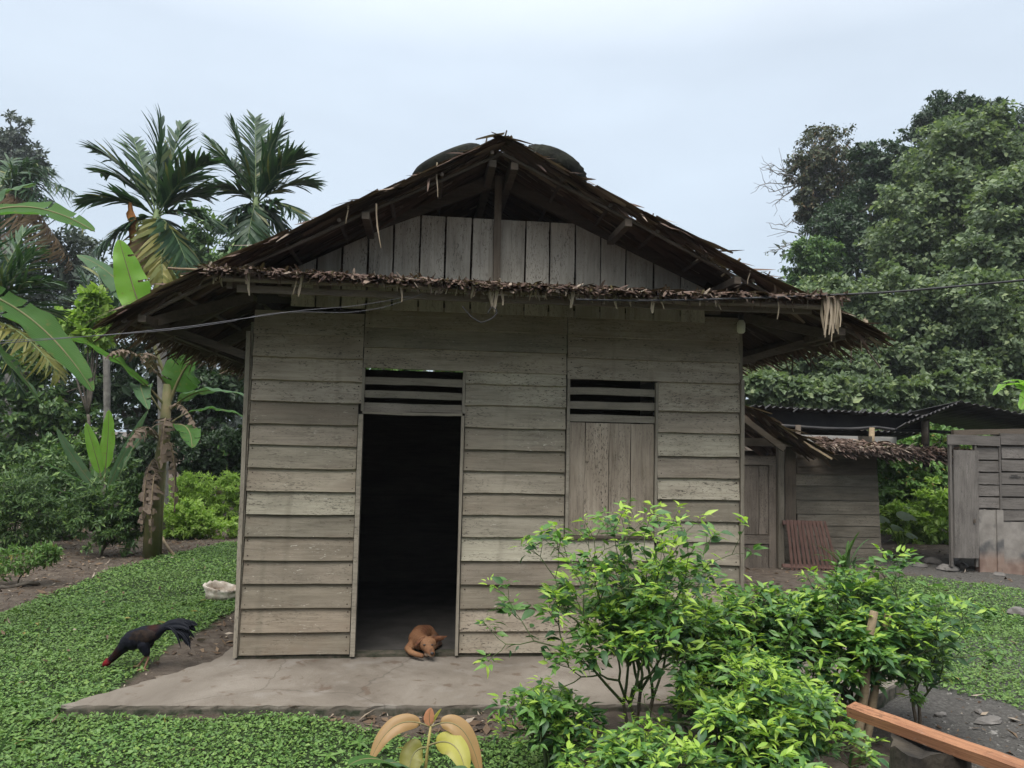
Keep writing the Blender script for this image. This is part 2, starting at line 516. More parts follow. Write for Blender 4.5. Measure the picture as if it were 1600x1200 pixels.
GF = np.stack([ii, ii+1, ii+1+nx, ii+nx], 1)
m, nt, p, out = new_mat('soil')
tc = nt.nodes.new('ShaderNodeTexCoord')
n1 = noise(nt, tc.outputs['Object'], 1.3, 6, .65)
n2 = noise(nt, tc.outputs['Object'], 38, 6, .7)
n3 = noise(nt, tc.outputs['Object'], 9, 4, .6)
c = ramp(nt, n3, [(.3, (.045, .034, .027)), (.5, (.085, .067, .052)), (.72, (.135, .112, .09))])
c = mixc(nt, maprange(nt, n1, .4, .65, 0, .6), c, (.10, .085, .072))
c = mixc(nt, maprange(nt, n2, .58, .72, 0, .55), c, (.21, .185, .155))
c = mixc(nt, maprange(nt, n2, .42, .28, 0, .6), c, (.03, .023, .018))
at_n = nt.nodes.new('ShaderNodeAttribute'); at_n.attribute_name = 'lawn'
c = mixc(nt, at_n.outputs['Fac'], c, mixc(nt, n3, (.018, .03, .012), (.04, .062, .024)))
at_d = nt.nodes.new('ShaderNodeAttribute'); at_d.attribute_name = 'greysoil'
c = mixc(nt, at_d.outputs['Fac'], c, ramp(nt, n2, [(.3, (.04, .039, .037)), (.55, (.085, .083, .078)), (.75, (.17, .165, .155))]))
nt.links.new(c, p.inputs['Base Color']); p.inputs['Roughness'].default_value = .95; p.inputs['Specular IOR Level'].default_value = .15
hsum = nt.nodes.new('ShaderNodeMath'); hsum.operation = 'ADD'
nt.links.new(n2, hsum.inputs[0]); nt.links.new(n3, hsum.inputs[1])
bump(nt, p, hsum.outputs[0], .8, .03)
M['soil'] = m
ground = obj('ground', np.stack([gxf, gyf, gz], 1), GF, M['soil'], smooth=True)
tag(ground, kind='structure')
a = ground.data.attributes.new('lawn', 'FLOAT', 'POINT')
a.data.foreach_set('value', lawn_density(gxf, gyf).astype(np.float32))
gs = np.clip((gxf-4.3-.25*vnoise(gxf, gyf, 2.5, 8))/.6, 0, 1)*np.clip((1.2-gyf)/.8, 0, 1)*.9
gs = np.maximum(gs, np.clip((gxf-7.9)/.8, 0, 1)*np.clip((gyf-2.2)/.5, 0, 1)*np.clip((6.2-gyf)/.8, 0, 1)*.8)
a = ground.data.attributes.new('greysoil', 'FLOAT', 'POINT')
a.data.foreach_set('value', gs.astype(np.float32))

# ------------------------------------------------------------------ concrete apron
m, nt, p, out = new_mat('worn_concrete')
tc = nt.nodes.new('ShaderNodeTexCoord')
n1 = noise(nt, tc.outputs['Object'], 1.1, 5, .6, .4)
n2 = noise(nt, tc.outputs['Object'], 60, 4, .7)
n3 = noise(nt, tc.outputs['Object'], 5.2, 4, .6, .5)
c = ramp(nt, n1, [(.28, (.098, .082, .066)), (.52, (.172, .150, .124)), (.75, (.245, .220, .188))])
c = mixc(nt, maprange(nt, n2, .5, .75, 0, .4), c, (.125, .108, .092))
c = mixc(nt, maprange(nt, noise(nt, tc.outputs['Object'], 2.3, 6, .7, .8), .50, .68, 0, .6), c, (.105, .086, .068))
c = mixc(nt, maprange(nt, noise(nt, tc.outputs['Object'], 3.1, 3, .5), .58, .70, 0, .5), c, (.24, .222, .198))
crk = nt.nodes.new('ShaderNodeTexVoronoi'); crk.feature = 'DISTANCE_TO_EDGE'; crk.inputs['Scale'].default_value = .55
wv = nt.nodes.new('ShaderNodeMix'); wv.data_type = 'VECTOR'; wv.inputs['Factor'].default_value = .12
nzc = nt.nodes.new('ShaderNodeTexNoise'); nzc.inputs['Scale'].default_value = 5
nt.links.new(tc.outputs['Object'], nzc.inputs['Vector']); nt.links.new(tc.outputs['Object'], wv.inputs['A']); nt.links.new(nzc.outputs['Color'], wv.inputs['B'])
nt.links.new(wv.outputs['Result'], crk.inputs['Vector'])
c = mixc(nt, maprange(nt, crk.outputs['Distance'], .004, .0, 0, .45), c, (.05, .042, .034))
c = mixc(nt, maprange(nt, n3, .60, .66, 0, .7), c, (.10, .07, .05))        # muddy marks
n4 = noise(nt, tc.outputs['Object'], 7.5, 2, .5, 1.2)
c = mixc(nt, maprange(nt, n4, .70, .73, 0, .6), c, (.10, .075, .055))
sp = nt.nodes.new('ShaderNodeSeparateXYZ'); nt.links.new(tc.outputs['Object'], sp.inputs[0])
mossn = noise(nt, tc.outputs['Object'], 14, 3)
ed = maprange(nt, sp.outputs['Z'], -.012, -.03, 0, 1)
c = mixc(nt, ed, c, mixc(nt, maprange(nt, mossn, .4, .62), (.035, .042, .026), (.115, .10, .08)))
nt.links.new(c, p.inputs['Base Color']); p.inputs['Roughness'].default_value = .8; p.inputs['Specular IOR Level'].default_value = .25
hs = nt.nodes.new('ShaderNodeMath'); hs.operation = 'ADD'; nt.links.new(n2, hs.inputs[0]); nt.links.new(n3, hs.inputs[1])
bump(nt, p, hs.outputs[0], .35, .012)
M['concrete'] = m
# outline of the apron, chipped along its edges
outl = []
def edge(p0, p1, n, amp):
    for t in np.linspace(0, 1, n, endpoint=False):
        q = np.array(p0)*(1-t)+np.array(p1)*t
        outl.append((q[0]+rng.normal(0, amp), q[1]+rng.normal(0, amp)))
edge((-.845, -.985), (1.0, -1.085), 34, .008); edge((1.0, -1.085), (4.45, -1.19), 50, .010); edge((4.45, -1.19), (5.25, -.55), 12, .015)
edge((5.25, -.55), (5.1, .35), 8, .01); edge((5.1, .35), (-.1, .35), 10, 0); edge((-.1, .35), (-.17, -.05), 5, .01); edge((-.17, -.05), (-.66, -.75), 12, .016); edge((-.66, -.75), (-.845, -.985), 6, .012)
outl = np.array(outl); no = len(outl)
cx, cy = outl.mean(0)
top = np.column_stack([outl, np.zeros(no)])
low = np.column_stack([outl+rng.normal(0, .003, outl.shape), np.full(no, -.018)])
bot = np.column_stack([outl+rng.normal(0, .005, outl.shape), np.full(no, -.2)])
F = [tuple(range(no))]
for i in range(no):
    j = (i+1) % no
    F.append((no+i, no+j, j, i)); F.append((2*no+i, 2*no+j, no+j, no+i))
apron = obj('pavement', np.concatenate([top, low, bot]), F, M['concrete'])
tag(apron, kind='structure')

# ------------------------------------------------------------------ the house
def plank_mesh(L, W, T, seg=6, amp=.0025, r=random, skew=0.0, endcut=(0, 0)):
    """board: local x = length, z = width, y = thickness; slightly uneven edges"""
    V = []
    lo = [r.uniform(-1, 1)*amp for _ in range(seg+1)]; hi = [r.uniform(-1, 1)*amp for _ in range(seg+1)]
    bow = r.uniform(-1, 1)*amp*1.5
    for i in range(seg+1):
        t = i/seg; x = (t-.5)*L
        b = bow*4*t*(1-t)
        for y in (-.5, .5):
            for z, e in ((-.5, lo[i]), (.5, hi[i])):
                ex = 0
                if i == seg: ex = endcut[0]*(z+.5)+r.uniform(-1, 1)*amp*.6
                if i == 0: ex = endcut[1]*(z+.5)+r.uniform(-1, 1)*amp*.6
                V.append((x+ex, y*T+b*.6, z*W+e+b))
    F = [(0, 1, 3, 2), tuple(seg*4+k for k in (0, 2, 3, 1))]
    for i in range(seg):
        a, b = i*4, i*4+4
        F += [(a, b, b+1, a+1), (a+2, a+3, b+3, b+2), (a, a+2, b+2, b), (a+1, b+1, b+3, a+3)]
    return V, F

def plank(name, L, W, T, loc, rot, mat, parent, seg=6, amp=.0025, endcut=(0, 0)):
    V, F = plank_mesh(L, W, T, seg, amp, endcut=endcut)
    o = obj(name, V, F, mat, parent, loc=loc)
    o.rotation_euler = rot
    return o

def hboard(x0, x1, z0, z1, y, parent, mat, name='plank', T=.02, tilt=None, amp=.0025):
    """lapped horizontal board facing -y; its bottom edge stands proud"""
    W = z1-z0+.018
    tl = .135 if tilt is None else tilt
    if parent is front:
        for xx in (x0+.03, x1-.03):
            for zz in (z0+.03, z1-.035): NAILS.append((xx+random.uniform(-.008, .008), y-.026+(zz-z0)*.135*.9, zz+random.uniform(-.008, .008)))
    o = plank(name, x1-x0-random.uniform(0, .004), W, T, ((x0+x1)/2+random.uniform(-.002, .002), y, (z0+z1)/2+.009),
              (-tl+random.uniform(-.012, .012), random.uniform(-.0022, .0022), 0), mat, parent, amp=amp)
    return o

def vboard(xc, w, z0, z1, y, parent, mat, name='plank', T=.02, endcut=(0, 0), amp=.002):
    return plank(name, z1-z0, w, T, (xc, y, (z0+z1)/2), (random.uniform(-.01, .01), -math.pi/2+random.uniform(-.004, .004), 0), mat, parent, amp=amp, endcut=endcut)

NAILS = []
WX = 4.10          # facade width
HD = 5.0           # house depth
house = empty('wooden_house', (0, 0, 0))
tag(house, 'weathered grey board house with brown palm thatch roof and open dark doorway', 'house')

# frame of studs behind the front boards
mb = MB()
for x in (.05, .885, 1.735, 2.56, 3.365, 4.05):
    mb.add(box_v((x, .065, 1.41), (.05, .06, 2.75)), BOXF)
mb.add(box_v((2.05, .066, 2.84), (4.04, .05, .07)), BOXF)
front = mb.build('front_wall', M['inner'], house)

zl = [2.721, 2.55, 2.364, 2.181, 2.009, 1.83, 1.662, 1.48, 1.298, 1.119, 0.941, 0.761, 0.58, 0.391, 0.206, 0.031]
for a, b in zip(zl[:-1], zl[1:]): hboard(.028, .868 if b < 1.9 else .892, b, a, .0, front, M['siding'])
zo = [2.80, 2.635, 2.468, 2.298]
for a, b in zip(zo[:-1], zo[1:]): hboard(.897, 2.565, b, a, .006, front, M['siding'])
zr = [2.815, 2.618, 2.441, 2.262]
for a, b in zip(zr[:-1], zr[1:]): hboard(2.572, 4.066, b, a, .004, front, M['siding'])
zm = [2.296, 2.196, 2.019, 1.84, 1.659, 1.486, 1.306, 1.13, 0.954]
for a, b in zip(zm[:-1], zm[1:]): hboard(1.728, 2.564, b, a, .002, front, M['siding'])
zm2 = [0.950, 0.763, 0.573, 0.384, 0.201, 0.031]
for a, b in zip(zm2[:-1], zm2[1:]): hboard(1.728, 3.335, b, a, .002, front, M['siding'])
zq = [2.258, 2.018, 1.834, 1.64, 1.457, 1.275, 1.091, 0.923, 0.732, 0.564, 0.39, 0.222, 0.035]
for a, b in zip(zq[:-1], zq[1:]): hboard(3.352, 4.066, b, a, .001, front, M['siding'])
# nail heads, too small to pick apart
nm = MB()
for x_, y_, z_ in NAILS:
    rr_ = random.uniform(.003, .006)
    nm.add([(x_+rr_*math.cos(q), y_, z_+rr_*math.sin(q)) for q in np.arange(6)*math.pi/3]+[(x_+rr_*math.cos(q), y_+.03, z_+rr_*math.sin(q)) for q in np.arange(6)*math.pi/3],
           [(5, 4, 3, 2, 1, 0)]+[(i, (i+1) % 6, (i+1) % 6+6, i+6) for i in range(6)])
nails = nm.build('nails', plain_mat('rusty_nail', (.02, .015, .012), (.06, .035, .022), 30, .8, 0), front)
nails['kind'] = 'stuff'
corner = []
for x in (-.004, 4.084):
    vboard(x, .03, .02, 2.56 if x < 1 else 2.3, -.012, house, M['trim'], 'corner_batten', .05)
vboard(4.079, .03, 2.28, 2.82, .004, house, M['trim'], 'corner_batten', .03)
# mossy footing under the boards
mb = MB().add(box_v((2.05, .05, -.085), (4.06, .09, .226)), BOXF)
M['moss'] = plain_mat('mossy_footing', (.03, .036, .022), (.10, .085, .066), 16, .95, .5)
for x0, x1 in ((.0, .88), (1.72, 4.09)):
    mb = MB().add(box_v(((x0+x1)/2, .03, -.04), (x1-x0, .07, .13)), BOXF)
    mb.build('footing', M['moss'], house)

# doorway
df = MB()
df.add(box_v((.893, -.008, .972), (.036, .075, 1.90)), BOXF)
o = df.build('door_frame', M['trim'], house)
vboard(1.710, .022, .022, 1.93, -.006, o, M['trim'], 'jamb', .07)
plank('lintel', .80, .024, .08, (1.305, -.006, 1.939), (0, 0, 0), M['trim'], o)
plank('threshold', .84, .05, .12, (1.30, .075, .0), (0, 0, 0), M['moss'], o)
# slatted vent over the door
for z0, z1 in ((2.167, 2.227), (2.06, 2.117), (1.953, 2.018)):
    plank('vent_slat', .80, z1-z0, .018, (1.305, .012, (z0+z1)/2), (0, random.uniform(-.004, .004), 0), M['trim'], o)
for x in (.90, 1.716): vboard(x, .022, 1.95, 2.30, .003, o, M['trim'], 'jamb', .05)
# shuttered window with the same kind of vent
wf = MB()
wf.add(box_v((2.584, -.004, 1.435), (.024, .06, .955)), BOXF)
win = wf.build('window', M['trim'], house)
vboard(3.339, .02, .955, 2.25, -.002, win, M['trim'], 'window_frame', .05)
vboard(2.584, .022, 1.915, 2.262, -.001, win, M['trim'], 'window_frame', .045)
plank('sill', .76, .02, .05, (2.965, -.002, .957), (0, 0, 0), M['dark_timber'], win)
for z0, z1 in ((2.133, 2.192), (2.015, 2.079), (1.908, 1.967)):
    plank('vent_slat', .735, z1-z0, .018, (2.963, .012, (z0+z1)/2), (0, random.uniform(-.005, .005), 0), M['trim'], win)
for x0, x1 in ((2.600, 2.734), (2.736, 2.938), (2.940, 3.122), (3.124, 3.322)):
    vboard((x0+x1)/2, x1-x0-.003, .972, 1.900, .010+random.uniform(-.003, .003), win, M['shutter'], 'shutter_plank', .02)

# the other walls: lapped boards on the sides and the back
def side_wall(x, name, face):
    mb = MB()
    for y in (.2, 1.7, 3.2, 4.9): mb.add(box_v((x-face*.05, y, 1.38), (.05, .06, 2.74)), BOXF)
    w = mb.build(name, M['inner'], house)
    zz = np.linspace(.02, 2.62, 15)
    for a, b in zip(zz[:-1], zz[1:]):
        for y0, y1 in ((.0, 2.48), (2.49, 4.98)):
            o = plank('plank', y1-y0, b-a+.02, .02, (x, (y0+y1)/2, (a+b)/2+.008), (0, 0, math.pi/2), M['siding'], w, seg=4)
    return w
side_wall(.012, 'side_wall', -1)
side_wall(4.088, 'side_wall', 1)
mb = MB()
for x in (.1, 1.4, 2.7, 4.0): mb.add(box_v((x, HD-.06, 1.3), (.05, .06, 2.55)), BOXF)
bw = mb.build('back_wall', M['inner'], house)
zz = np.linspace(.02, 2.52, 15)
for a, b in zip(zz[:-1], zz[1:]): plank('plank', 4.05, b-a+.02, .02, (2.05, HD, (a+b)/2+.008), (0, 0, 0), M['siding'], bw, seg=4)
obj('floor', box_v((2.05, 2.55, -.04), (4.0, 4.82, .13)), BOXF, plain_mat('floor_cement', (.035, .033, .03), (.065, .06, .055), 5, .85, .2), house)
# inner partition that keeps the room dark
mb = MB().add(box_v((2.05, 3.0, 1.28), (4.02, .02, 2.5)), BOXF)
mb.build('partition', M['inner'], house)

# gable boards under the front of the roof
RIDGE = np.array([1.93, 4.02])
LSL = [(1.93, 4.02), (-.12, 2.955), (-.85, 2.53)]
RSL = [(1.93, 4.02), (4.22, 2.955), (4.93, 2.67)]
def roof_z(x):
    P = LSL[::-1]+RSL[1:]
    return float(np.interp(x, [q[0] for q in P], [q[1] for q in P]))
gx = [.30, .498, .697, .902, 1.106, 1.322, 1.532, 1.747, 1.968, 2.078, 2.194, 2.4, 2.619, 2.839, 3.061, 3.301, 3.538, 3.76]
gable = MB()
gable.add(beam_v((.2, .03, 2.90), (3.9, .03, 2.90), .05, .08), BOXF)
gable = gable.build('gable', M['rafter'], house)
for a, b in zip(gx[:-1], gx[1:]):
    gap = .016 if (b-a) > .15 else .004
    w = b-a-gap
    ztop0 = min(3.575, roof_z(a)-.10); ztop1 = min(3.575, roof_z(b)-.10)
    xc = (a+b)/2
    zmx = max(ztop0, ztop1)
    # local +x is up, local z is -x of the world: slanted top cut
    ec = (ztop0-ztop1)
    V, F = plank_mesh(zmx-2.78, w, .02, 5, .002)
    V = np.array(V)
    tt = np.clip((V[:, 0]+(zmx-2.78)/2)/(zmx-2.78), 0, 1)
    wx = xc-V[:, 2]                                   # world x of each vertex
    ztop = np.minimum(3.575, np.interp(wx, [a, b], [ztop0, ztop1]))
    V[:, 0] = tt*(ztop-2.78)-(zmx-2.78)/2
    o = obj('gable_plank', V, F, M['gable'], gable, loc=(xc, -.004+random.uniform(-.003, .003), (zmx+2.78)/2))
    o.rotation_euler = (0, -math.pi/2, 0)
plank('beam', 1.7, .05, .05, (1.95, .02, 3.545), (0, 0, 0), M['dark_timber'], gable)
vboard(1.955, .058, 2.98, 3.93, -.045, gable, M['rafter'], 'king_post', .05)
for sx in (-1, 1):
    e = (1.955+sx*1.30, 3.36)
    obj('gable_rafter', beam_v((1.955+sx*.02, -.03, 3.90), (e[0]+sx*.5, -.03, e[1]-.235), .05, .10), BOXF, M['dark_timber'], gable)

# ------------------------------------------------------------------ the roof
roof_parts = []
YF, YB = -.60, 5.55
def slope_point(SL, s):
    """point and downhill tangent at length s along the profile"""
    P = np.array(SL); d = np.linalg.norm(np.diff(P, axis=0), axis=1); c = np.concatenate([[0], np.cumsum(d)])
    s = min(max(s, 0), c[-1]-1e-6) if s <= c[-1] else s
    i = min(int(np.searchsorted(c, s, 'right')-1), len(d)-1)
    t = (P[i+1]-P[i])/d[i]
    return P[i]+t*(s-c[i]), t
def slope_len(SL):
    return float(np.linalg.norm(np.diff(np.array(SL), axis=0), axis=1).sum())

def thatch_slope(SL, name, holes):
    sgn = 1 if SL[-1][0] > SL[0][0] else -1
    Ltot = slope_len(SL)
    # battens the courses are tied to
    root = MB()
    for s in np.arange(.12, Ltot, .42):
        P, t = slope_point(SL, s)
        n = np.array([-t[1]*sgn, t[0]*sgn]);  n = n if n[1] > 0 else -n
        q = P-n*.055
        V, F = tube(wander((q[0], YF+random.uniform(-.03, .04), q[1]), (q[0], YB, q[1]), 8, .006), .016, 6)
        root.add(V, F)
    roof = root.build(name, M['dark_timber'], house)
    step = .105
    k = 0
    s = -.05
    while s < Ltot-.16:
        P, t = slope_point(SL, max(s, 0))
        if s < 0: P = P+t*s
        n = np.array([-t[1], t[0]]); n = n if n[1] > 0 else -n
        m_ = 520
        y = np.sort(rng.uniform(YF-.01, YB, m_))
        yedge = np.arange(0, 18)
        y[:18] = YF+rng.normal(.012, .022, 18)
        lift = rng.uniform(-.028, .026, m_)
        O = np.stack([P[0]+n[0]*lift+rng.normal(0, .015, m_), y, P[1]+n[1]*lift+rng.normal(0, .006, m_)], 1)
        D = np.stack([np.full(m_, t[0]), rng.normal(0, .10, m_), np.full(m_, t[1])], 1)
        D += np.stack([n[0]*rng.normal(-.03, .035, m_), np.zeros(m_), n[1]*rng.normal(-.03, .035, m_)], 1)
        N = np.stack([np.full(m_, n[0]), rng.normal(0, .25, m_), np.full(m_, n[1])], 1)
        L = rng.uniform(.30, .42, m_)
        if s > Ltot-.30: L = L*rng.uniform(.6, 1.15, m_)
        keep = np.ones(m_, bool)
        jag = rng.uniform(.3, 1.2, m_)
        for hx, hy, hr in holes:
            for tq in np.linspace(0, 1, 9):
                keep &= ~(((O[:, 0]+D[:, 0]*L*tq-hx)/hr)**2+((O[:, 1]+D[:, 1]*L*tq-hy)/hr)**2 < jag)
        leaf_obj('thatch_course', scatter(BLADE2, O[keep], D[keep], N[keep], L[keep], rng.uniform(.030, .060, m_)[keep], rng.uniform(-.02, .08, m_)[keep]), M['thatch'], roof, smooth=False)
        s += step; k += 1
    # ragged hanging tips along the eave
    P, t = slope_point(SL, Ltot-.14)
    m_ = 420
    O = np.stack([np.full(m_, P[0])+rng.normal(0, .04, m_), rng.uniform(YF, YB, m_), P[1]+rng.normal(0, .025, m_)], 1)
    D = np.stack([t[0]*rng.uniform(.5, 1.1, m_), rng.normal(0, .28, m_), t[1]*rng.uniform(.6, 1.9, m_)-.05], 1)
    leaf_obj('eave_fringe', scatter(BLADE, O, D, np.tile([0.2*sgn, .1, 1], (m_, 1))+rng.normal(0, .3, (m_, 3)), rng.uniform(.10, .26, m_)*rng.choice([1, 1, 1.35], m_), rng.uniform(.012, .028, m_), rng.uniform(-.05, .25, m_)), M['fringe'], roof, smooth=False)
    # the cut front edge: loose ends sticking out of each course
    m_ = 150
    ss = rng.uniform(0, Ltot-.05, m_)
    O = []; D = []
    for q in ss:
        P, t = slope_point(SL, q); n = np.array([-t[1], t[0]]); n = n if n[1] > 0 else -n
        O.append((P[0]+n[0]*rng.uniform(-.03, .03), YF+rng.uniform(-.02, .05), P[1]+n[1]*rng.uniform(-.03, .035)))
        D.append((t[0]+rng.normal(0, .25), rng.normal(-.12, .3), t[1]+rng.normal(0, .16)))
    leaf_obj('verge_fringe', scatter(BLADE, O, np.array(D), rng.normal(0, .5, (m_, 3))+[0, -.4, 1], rng.uniform(.08, .24, m_), rng.uniform(.010, .024, m_), rng.uniform(-.1, .15, m_)), M['fringe'], roof, smooth=False)
    # rafters under the thatch
    for y in (.0, 1.25, 2.5, 3.75, 4.95):
        a_, _ = slope_point(SL, .05); b_, _ = slope_point(SL, Ltot-.16)
        k_ = np.array(SL[1])
        for p0, p1 in ((a_, k_), (k_, b_)):
            if y == .0 and p0 is a_: continue
            obj('rafter', beam_v((p0[0], y+.02, p0[1]-.13), (p1[0], y+.02, p1[1]-.13), .05, .085), BOXF, M['dark_timber'], roof)
    return roof
lroof = thatch_slope(LSL, 'roof', [])
rroof = thatch_slope(RSL, 'roof', [(3.56, -.50, .07), (3.67, -.53, .085), (3.92, -.33, .06), (4.03, -.40, .05), (2.97, -.38, .04), (2.83, -.36, .035), (3.25, -.52, .035), (2.81, -.55, .03)])
# purlin ends that stand out of the verge
for x, dz in ((1.86, -.13), (2.03, -.13), (.92, -.11), (-.02, -.12), (-.62, -.11), (2.92, -.12), (3.80, -.12), (4.66, -.12)):
    z = roof_z(x)+dz
    obj('purlin', beam_v((x, -.60 if abs(x-1.95) > .3 else -.56, z), (x, 5.4, z), .055, .055), BOXF, M['dark_timber'], house)
# braces from the wall out to the eaves
for xw, xe, zw, ze in ((.0, -.62, 2.36, 2.555), (4.10, 4.72, 2.46, 2.66)):
    for y in (.03, 2.5, 4.9):
        obj('brace', beam_v((xw, y, zw), (xe, y-.05, ze), .045, .06), BOXF, M['dark_timber'], house)
    obj('eave_beam', beam_v((xw, .0, 2.84), (xe*1.05-(.0 if xe < 0 else .24), -.36, ze+.0), .04, .075), BOXF, M['dark_timber'], house)
    obj('eave_beam', beam_v((xe, -.5, ze-.02), (xe, 5.3, ze-.02), .045, .06), BOXF, M['dark_timber'], house)
# barge poles along the verge
for SL in (LSL, RSL):
    for (x0, z0), (x1, z1) in zip(SL[:-1], SL[1:]):
        V, F = tube(wander((x0, YF+.04, z0-.085), (x1, YF+.04, z1-.085), 5, .004), .014, 6)
        obj('barge_pole', V, F, M['dark_timber'], house)
# ridge cap: short blades folded over the ridge, with sticks pinning it
m_ = 900
y = rng.uniform(YF-.02, YB, m_); sg = rng.choice([-1, 1], m_)
O = np.stack([1.93-sg*.05+rng.normal(0, .02, m_), y, 4.045+rng.uniform(-.01, .03, m_)], 1)
D = np.stack([sg*1.0, rng.normal(0, .25, m_), -.40+rng.normal(0, .08, m_)], 1)
leaf_obj('ridge_cap', scatter(BLADE2, O, D, np.stack([sg*.3, rng.normal(0, .2, m_), np.ones(m_)], 1), rng.uniform(.18, .34, m_), rng.uniform(.03, .055, m_), .05), M['thatch'], house, smooth=False)
for x, y, h, lean in ((1.79, -.56, .10, .02), (1.93, -.58, .09, .03), (2.19, -.55, .07, 0), (2.26, -.52, .06, 0), (1.70, -.5, .05, -.02), (3.12, -.52, .08, .02), (3.36, -.5, .08, .01), (3.6, -.53, .09, .02), (4.05, -.5, .10, .06), (4.28, -.5, .10, .02)):
    z = roof_z(x)
    V, F = tube([(x, y, z-.03), (x+lean, y, z+h)], (.008, .006), 5)
    obj('ridge_pin', V, F, M['dark_timber'], house)

# ------------------------------------------------------------------ the small pent roof across the front
PZ0, PZ1 = 3.03, 2.862
XP0, XP1 = -.14, 4.56
def pent_z(x): return PZ1+.012*math.sin(x*1.3+.4)+(x-2.1)**2*.006
mb = MB()
for y, z in ((-.76, 2.812), (-.38, 2.92)):
    V, F = tube(wander((XP0+.1, y, z+.02), (XP1-.1, y, z), 9, .006), .02, 6); mb.add(V, F)
pent = mb.build('pent_roof', M['rafter'], house)
plank('eave_board', 4.3, .05, .022, (2.2, -.70, 2.785), (0, -.004, 0), M['rafter'], pent)
for x in np.linspace(.0, 4.2, 8):
    obj('rafter', beam_v((x, .0, 2.96), (x, -.72, 2.80), .04, .055), BOXF, M['rafter'], pent)
for y0 in (-.02, -.11, -.20, -.29, -.38, -.47, -.56, -.65):
    m_ = 420
    x = rng.uniform(XP0, XP1, m_)
    t = (-y0)/.77
    O = np.stack([x, np.full(m_, y0)+rng.normal(0, .02, m_), PZ0+(PZ1-PZ0)*t+.006*(x-2.1)**2*t+rng.uniform(-.012, .02, m_)], 1)
    D = np.stack([rng.normal(0, .12, m_), -np.ones(m_), -.20+rng.normal(0, .05, m_)], 1)
    L = rng.uniform(.16, .24, m_)
    leaf_obj('thatch_course', scatter(BLADE2, O, D, np.stack([rng.normal(0, .3, m_), rng.normal(0, .2, m_), np.ones(m_)], 1), L, rng.uniform(.028, .055, m_), rng.uniform(-.02, .1, m_)), M['thatch'], pent, smooth=False)
# broken, tangled tips along the eave
m_ = 2600
x = rng.uniform(XP0-.02, XP1+.03, m_)
zl_ = np.array([pent_z(q) for q in x])
thick = .022+.012*vnoise(x, x*0, 2.2, 31)+np.exp(-((x-1.95)/.10)**2)*.025
O = np.stack([x, -.76+rng.normal(0, .035, m_), zl_+rng.uniform(-1.1, 1.0, m_)*thick], 1)
D = np.stack([rng.normal(0, .7, m_), rng.normal(-.6, .4, m_), rng.normal(-.12, .33, m_)], 1)
leaf_obj('eave_fringe', scatter(BLADE2, O, D, rng.normal(0, .5, (m_, 3))+[0, -.3, .8], rng.uniform(.025, .085, m_), rng.uniform(.008, .024, m_), rng.uniform(-.3, .3, m_)), M['fringe'], pent, smooth=False)
m_ = 240
x = rng.uniform(XP0, XP1, m_); zl_ = np.array([pent_z(q) for q in x])
O = np.stack([x, -.77+rng.normal(0, .02, m_), zl_-.01], 1)
D = np.stack([rng.normal(0, .25, m_), rng.normal(-.15, .15, m_), -np.ones(m_)], 1)
leaf_obj('eave_fringe', scatter(BLADE, O, D, rng.normal(0, .3, (m_, 3))+[0, -1, .2], rng.uniform(.03, .10, m_), rng.uniform(.006, .014, m_), rng.uniform(-.2, .2, m_)), M['fringe'], pent, smooth=False)
# pale torn strips that hang from it, each one a piece of its own
def strip(x, L, w, lean=0.0, z=None, y=-.785):
    n = 5
    t = np.linspace(0, 1, n)
    z0 = pent_z(x)+.005 if z is None else z
    V = []; ph = random.uniform(0, 6)
    for q in t:
        c = np.array([x+lean*L*q+.008*math.sin(q*4+ph), y-.012*math.sin(q*3+ph), z0-L*q])
        ww = w*(1-.55*q**2)*(1+.2*math.sin(q*9+ph))/2
        V += [c+[-ww, -.004, 0], c+[0, .003, 0], c+[ww, -.003, 0]]
    F = []
    for i in range(n-1):
        F += [(i*3, i*3+1, i*3+4, i*3+3), (i*3+1, i*3+2, i*3+5, i*3+4)]
    return obj('dry_strip', V, F, M['strip'], pent)
for px, L, w, ln in ((386, .18, .02, .12), (390, .10, .03, -.3), (470, .17, .022, -.05), (463, .16, .012, -.1), (512, .05, .02, -.5), (520, .07, .02, -.3), (486, .07, .012, -.3), (550, .07, .014, .1), (571, .05, .02, .2), (620, .09, .016, .1), (627, .17, .018, 0), (646, .08, .014, .2), (697, .09, .016, -.05), (712, .10, .012, .0), (724, .07, .02, .1), (737, .11, .022, .05), (742, .10, .018, -.1), (752, .08, .02, .2), (769, .17, .026, .05), (775, .20, .028, 0), (782, .15, .024, .1), (764, .13, .02, .15), (829, .10, .014, 0), (835, .08, .022, .3), (850, .09, .010, .05), (855, .09, .012, -.03), (888, .12, .014, .1), (893, .14, .030, .02), (961, .13, .022, .12), (986, .11, .018, .05), (1018, .15, .035, .12), (1033, .12, .018, .1), (1122, .11, .022, .25), (1146, .07, .012, 0), (1214, .18, .014, 0), (1241, .12, .010, -.08)):
    strip(float(at(px, 455, -.785)[0]), L, w, ln)
# the thick bundle at the far corner of the pent roof
for i in range(16):
    xx = float(at(1283+i*1.7, 470, -.79)[0])
    strip(xx, random.uniform(.22, .36), random.uniform(.014, .026), random.uniform(-.06, .10), y=-.79-random.uniform(0, .03))
for i in range(5):
    strip(float(at(334+i*3, 440, -.62)[0]), random.uniform(.05, .11), .02, random.uniform(-.2, .2), z=2.90, y=-.66)
for px, py, L in ((1346, 500, .26), (1352, 500, .16), (1349, 498, .20)):
    q = at(px, py, -.52); strip(float(q[0]), L, .02, -.12, z=float(q[2]), y=-.56)
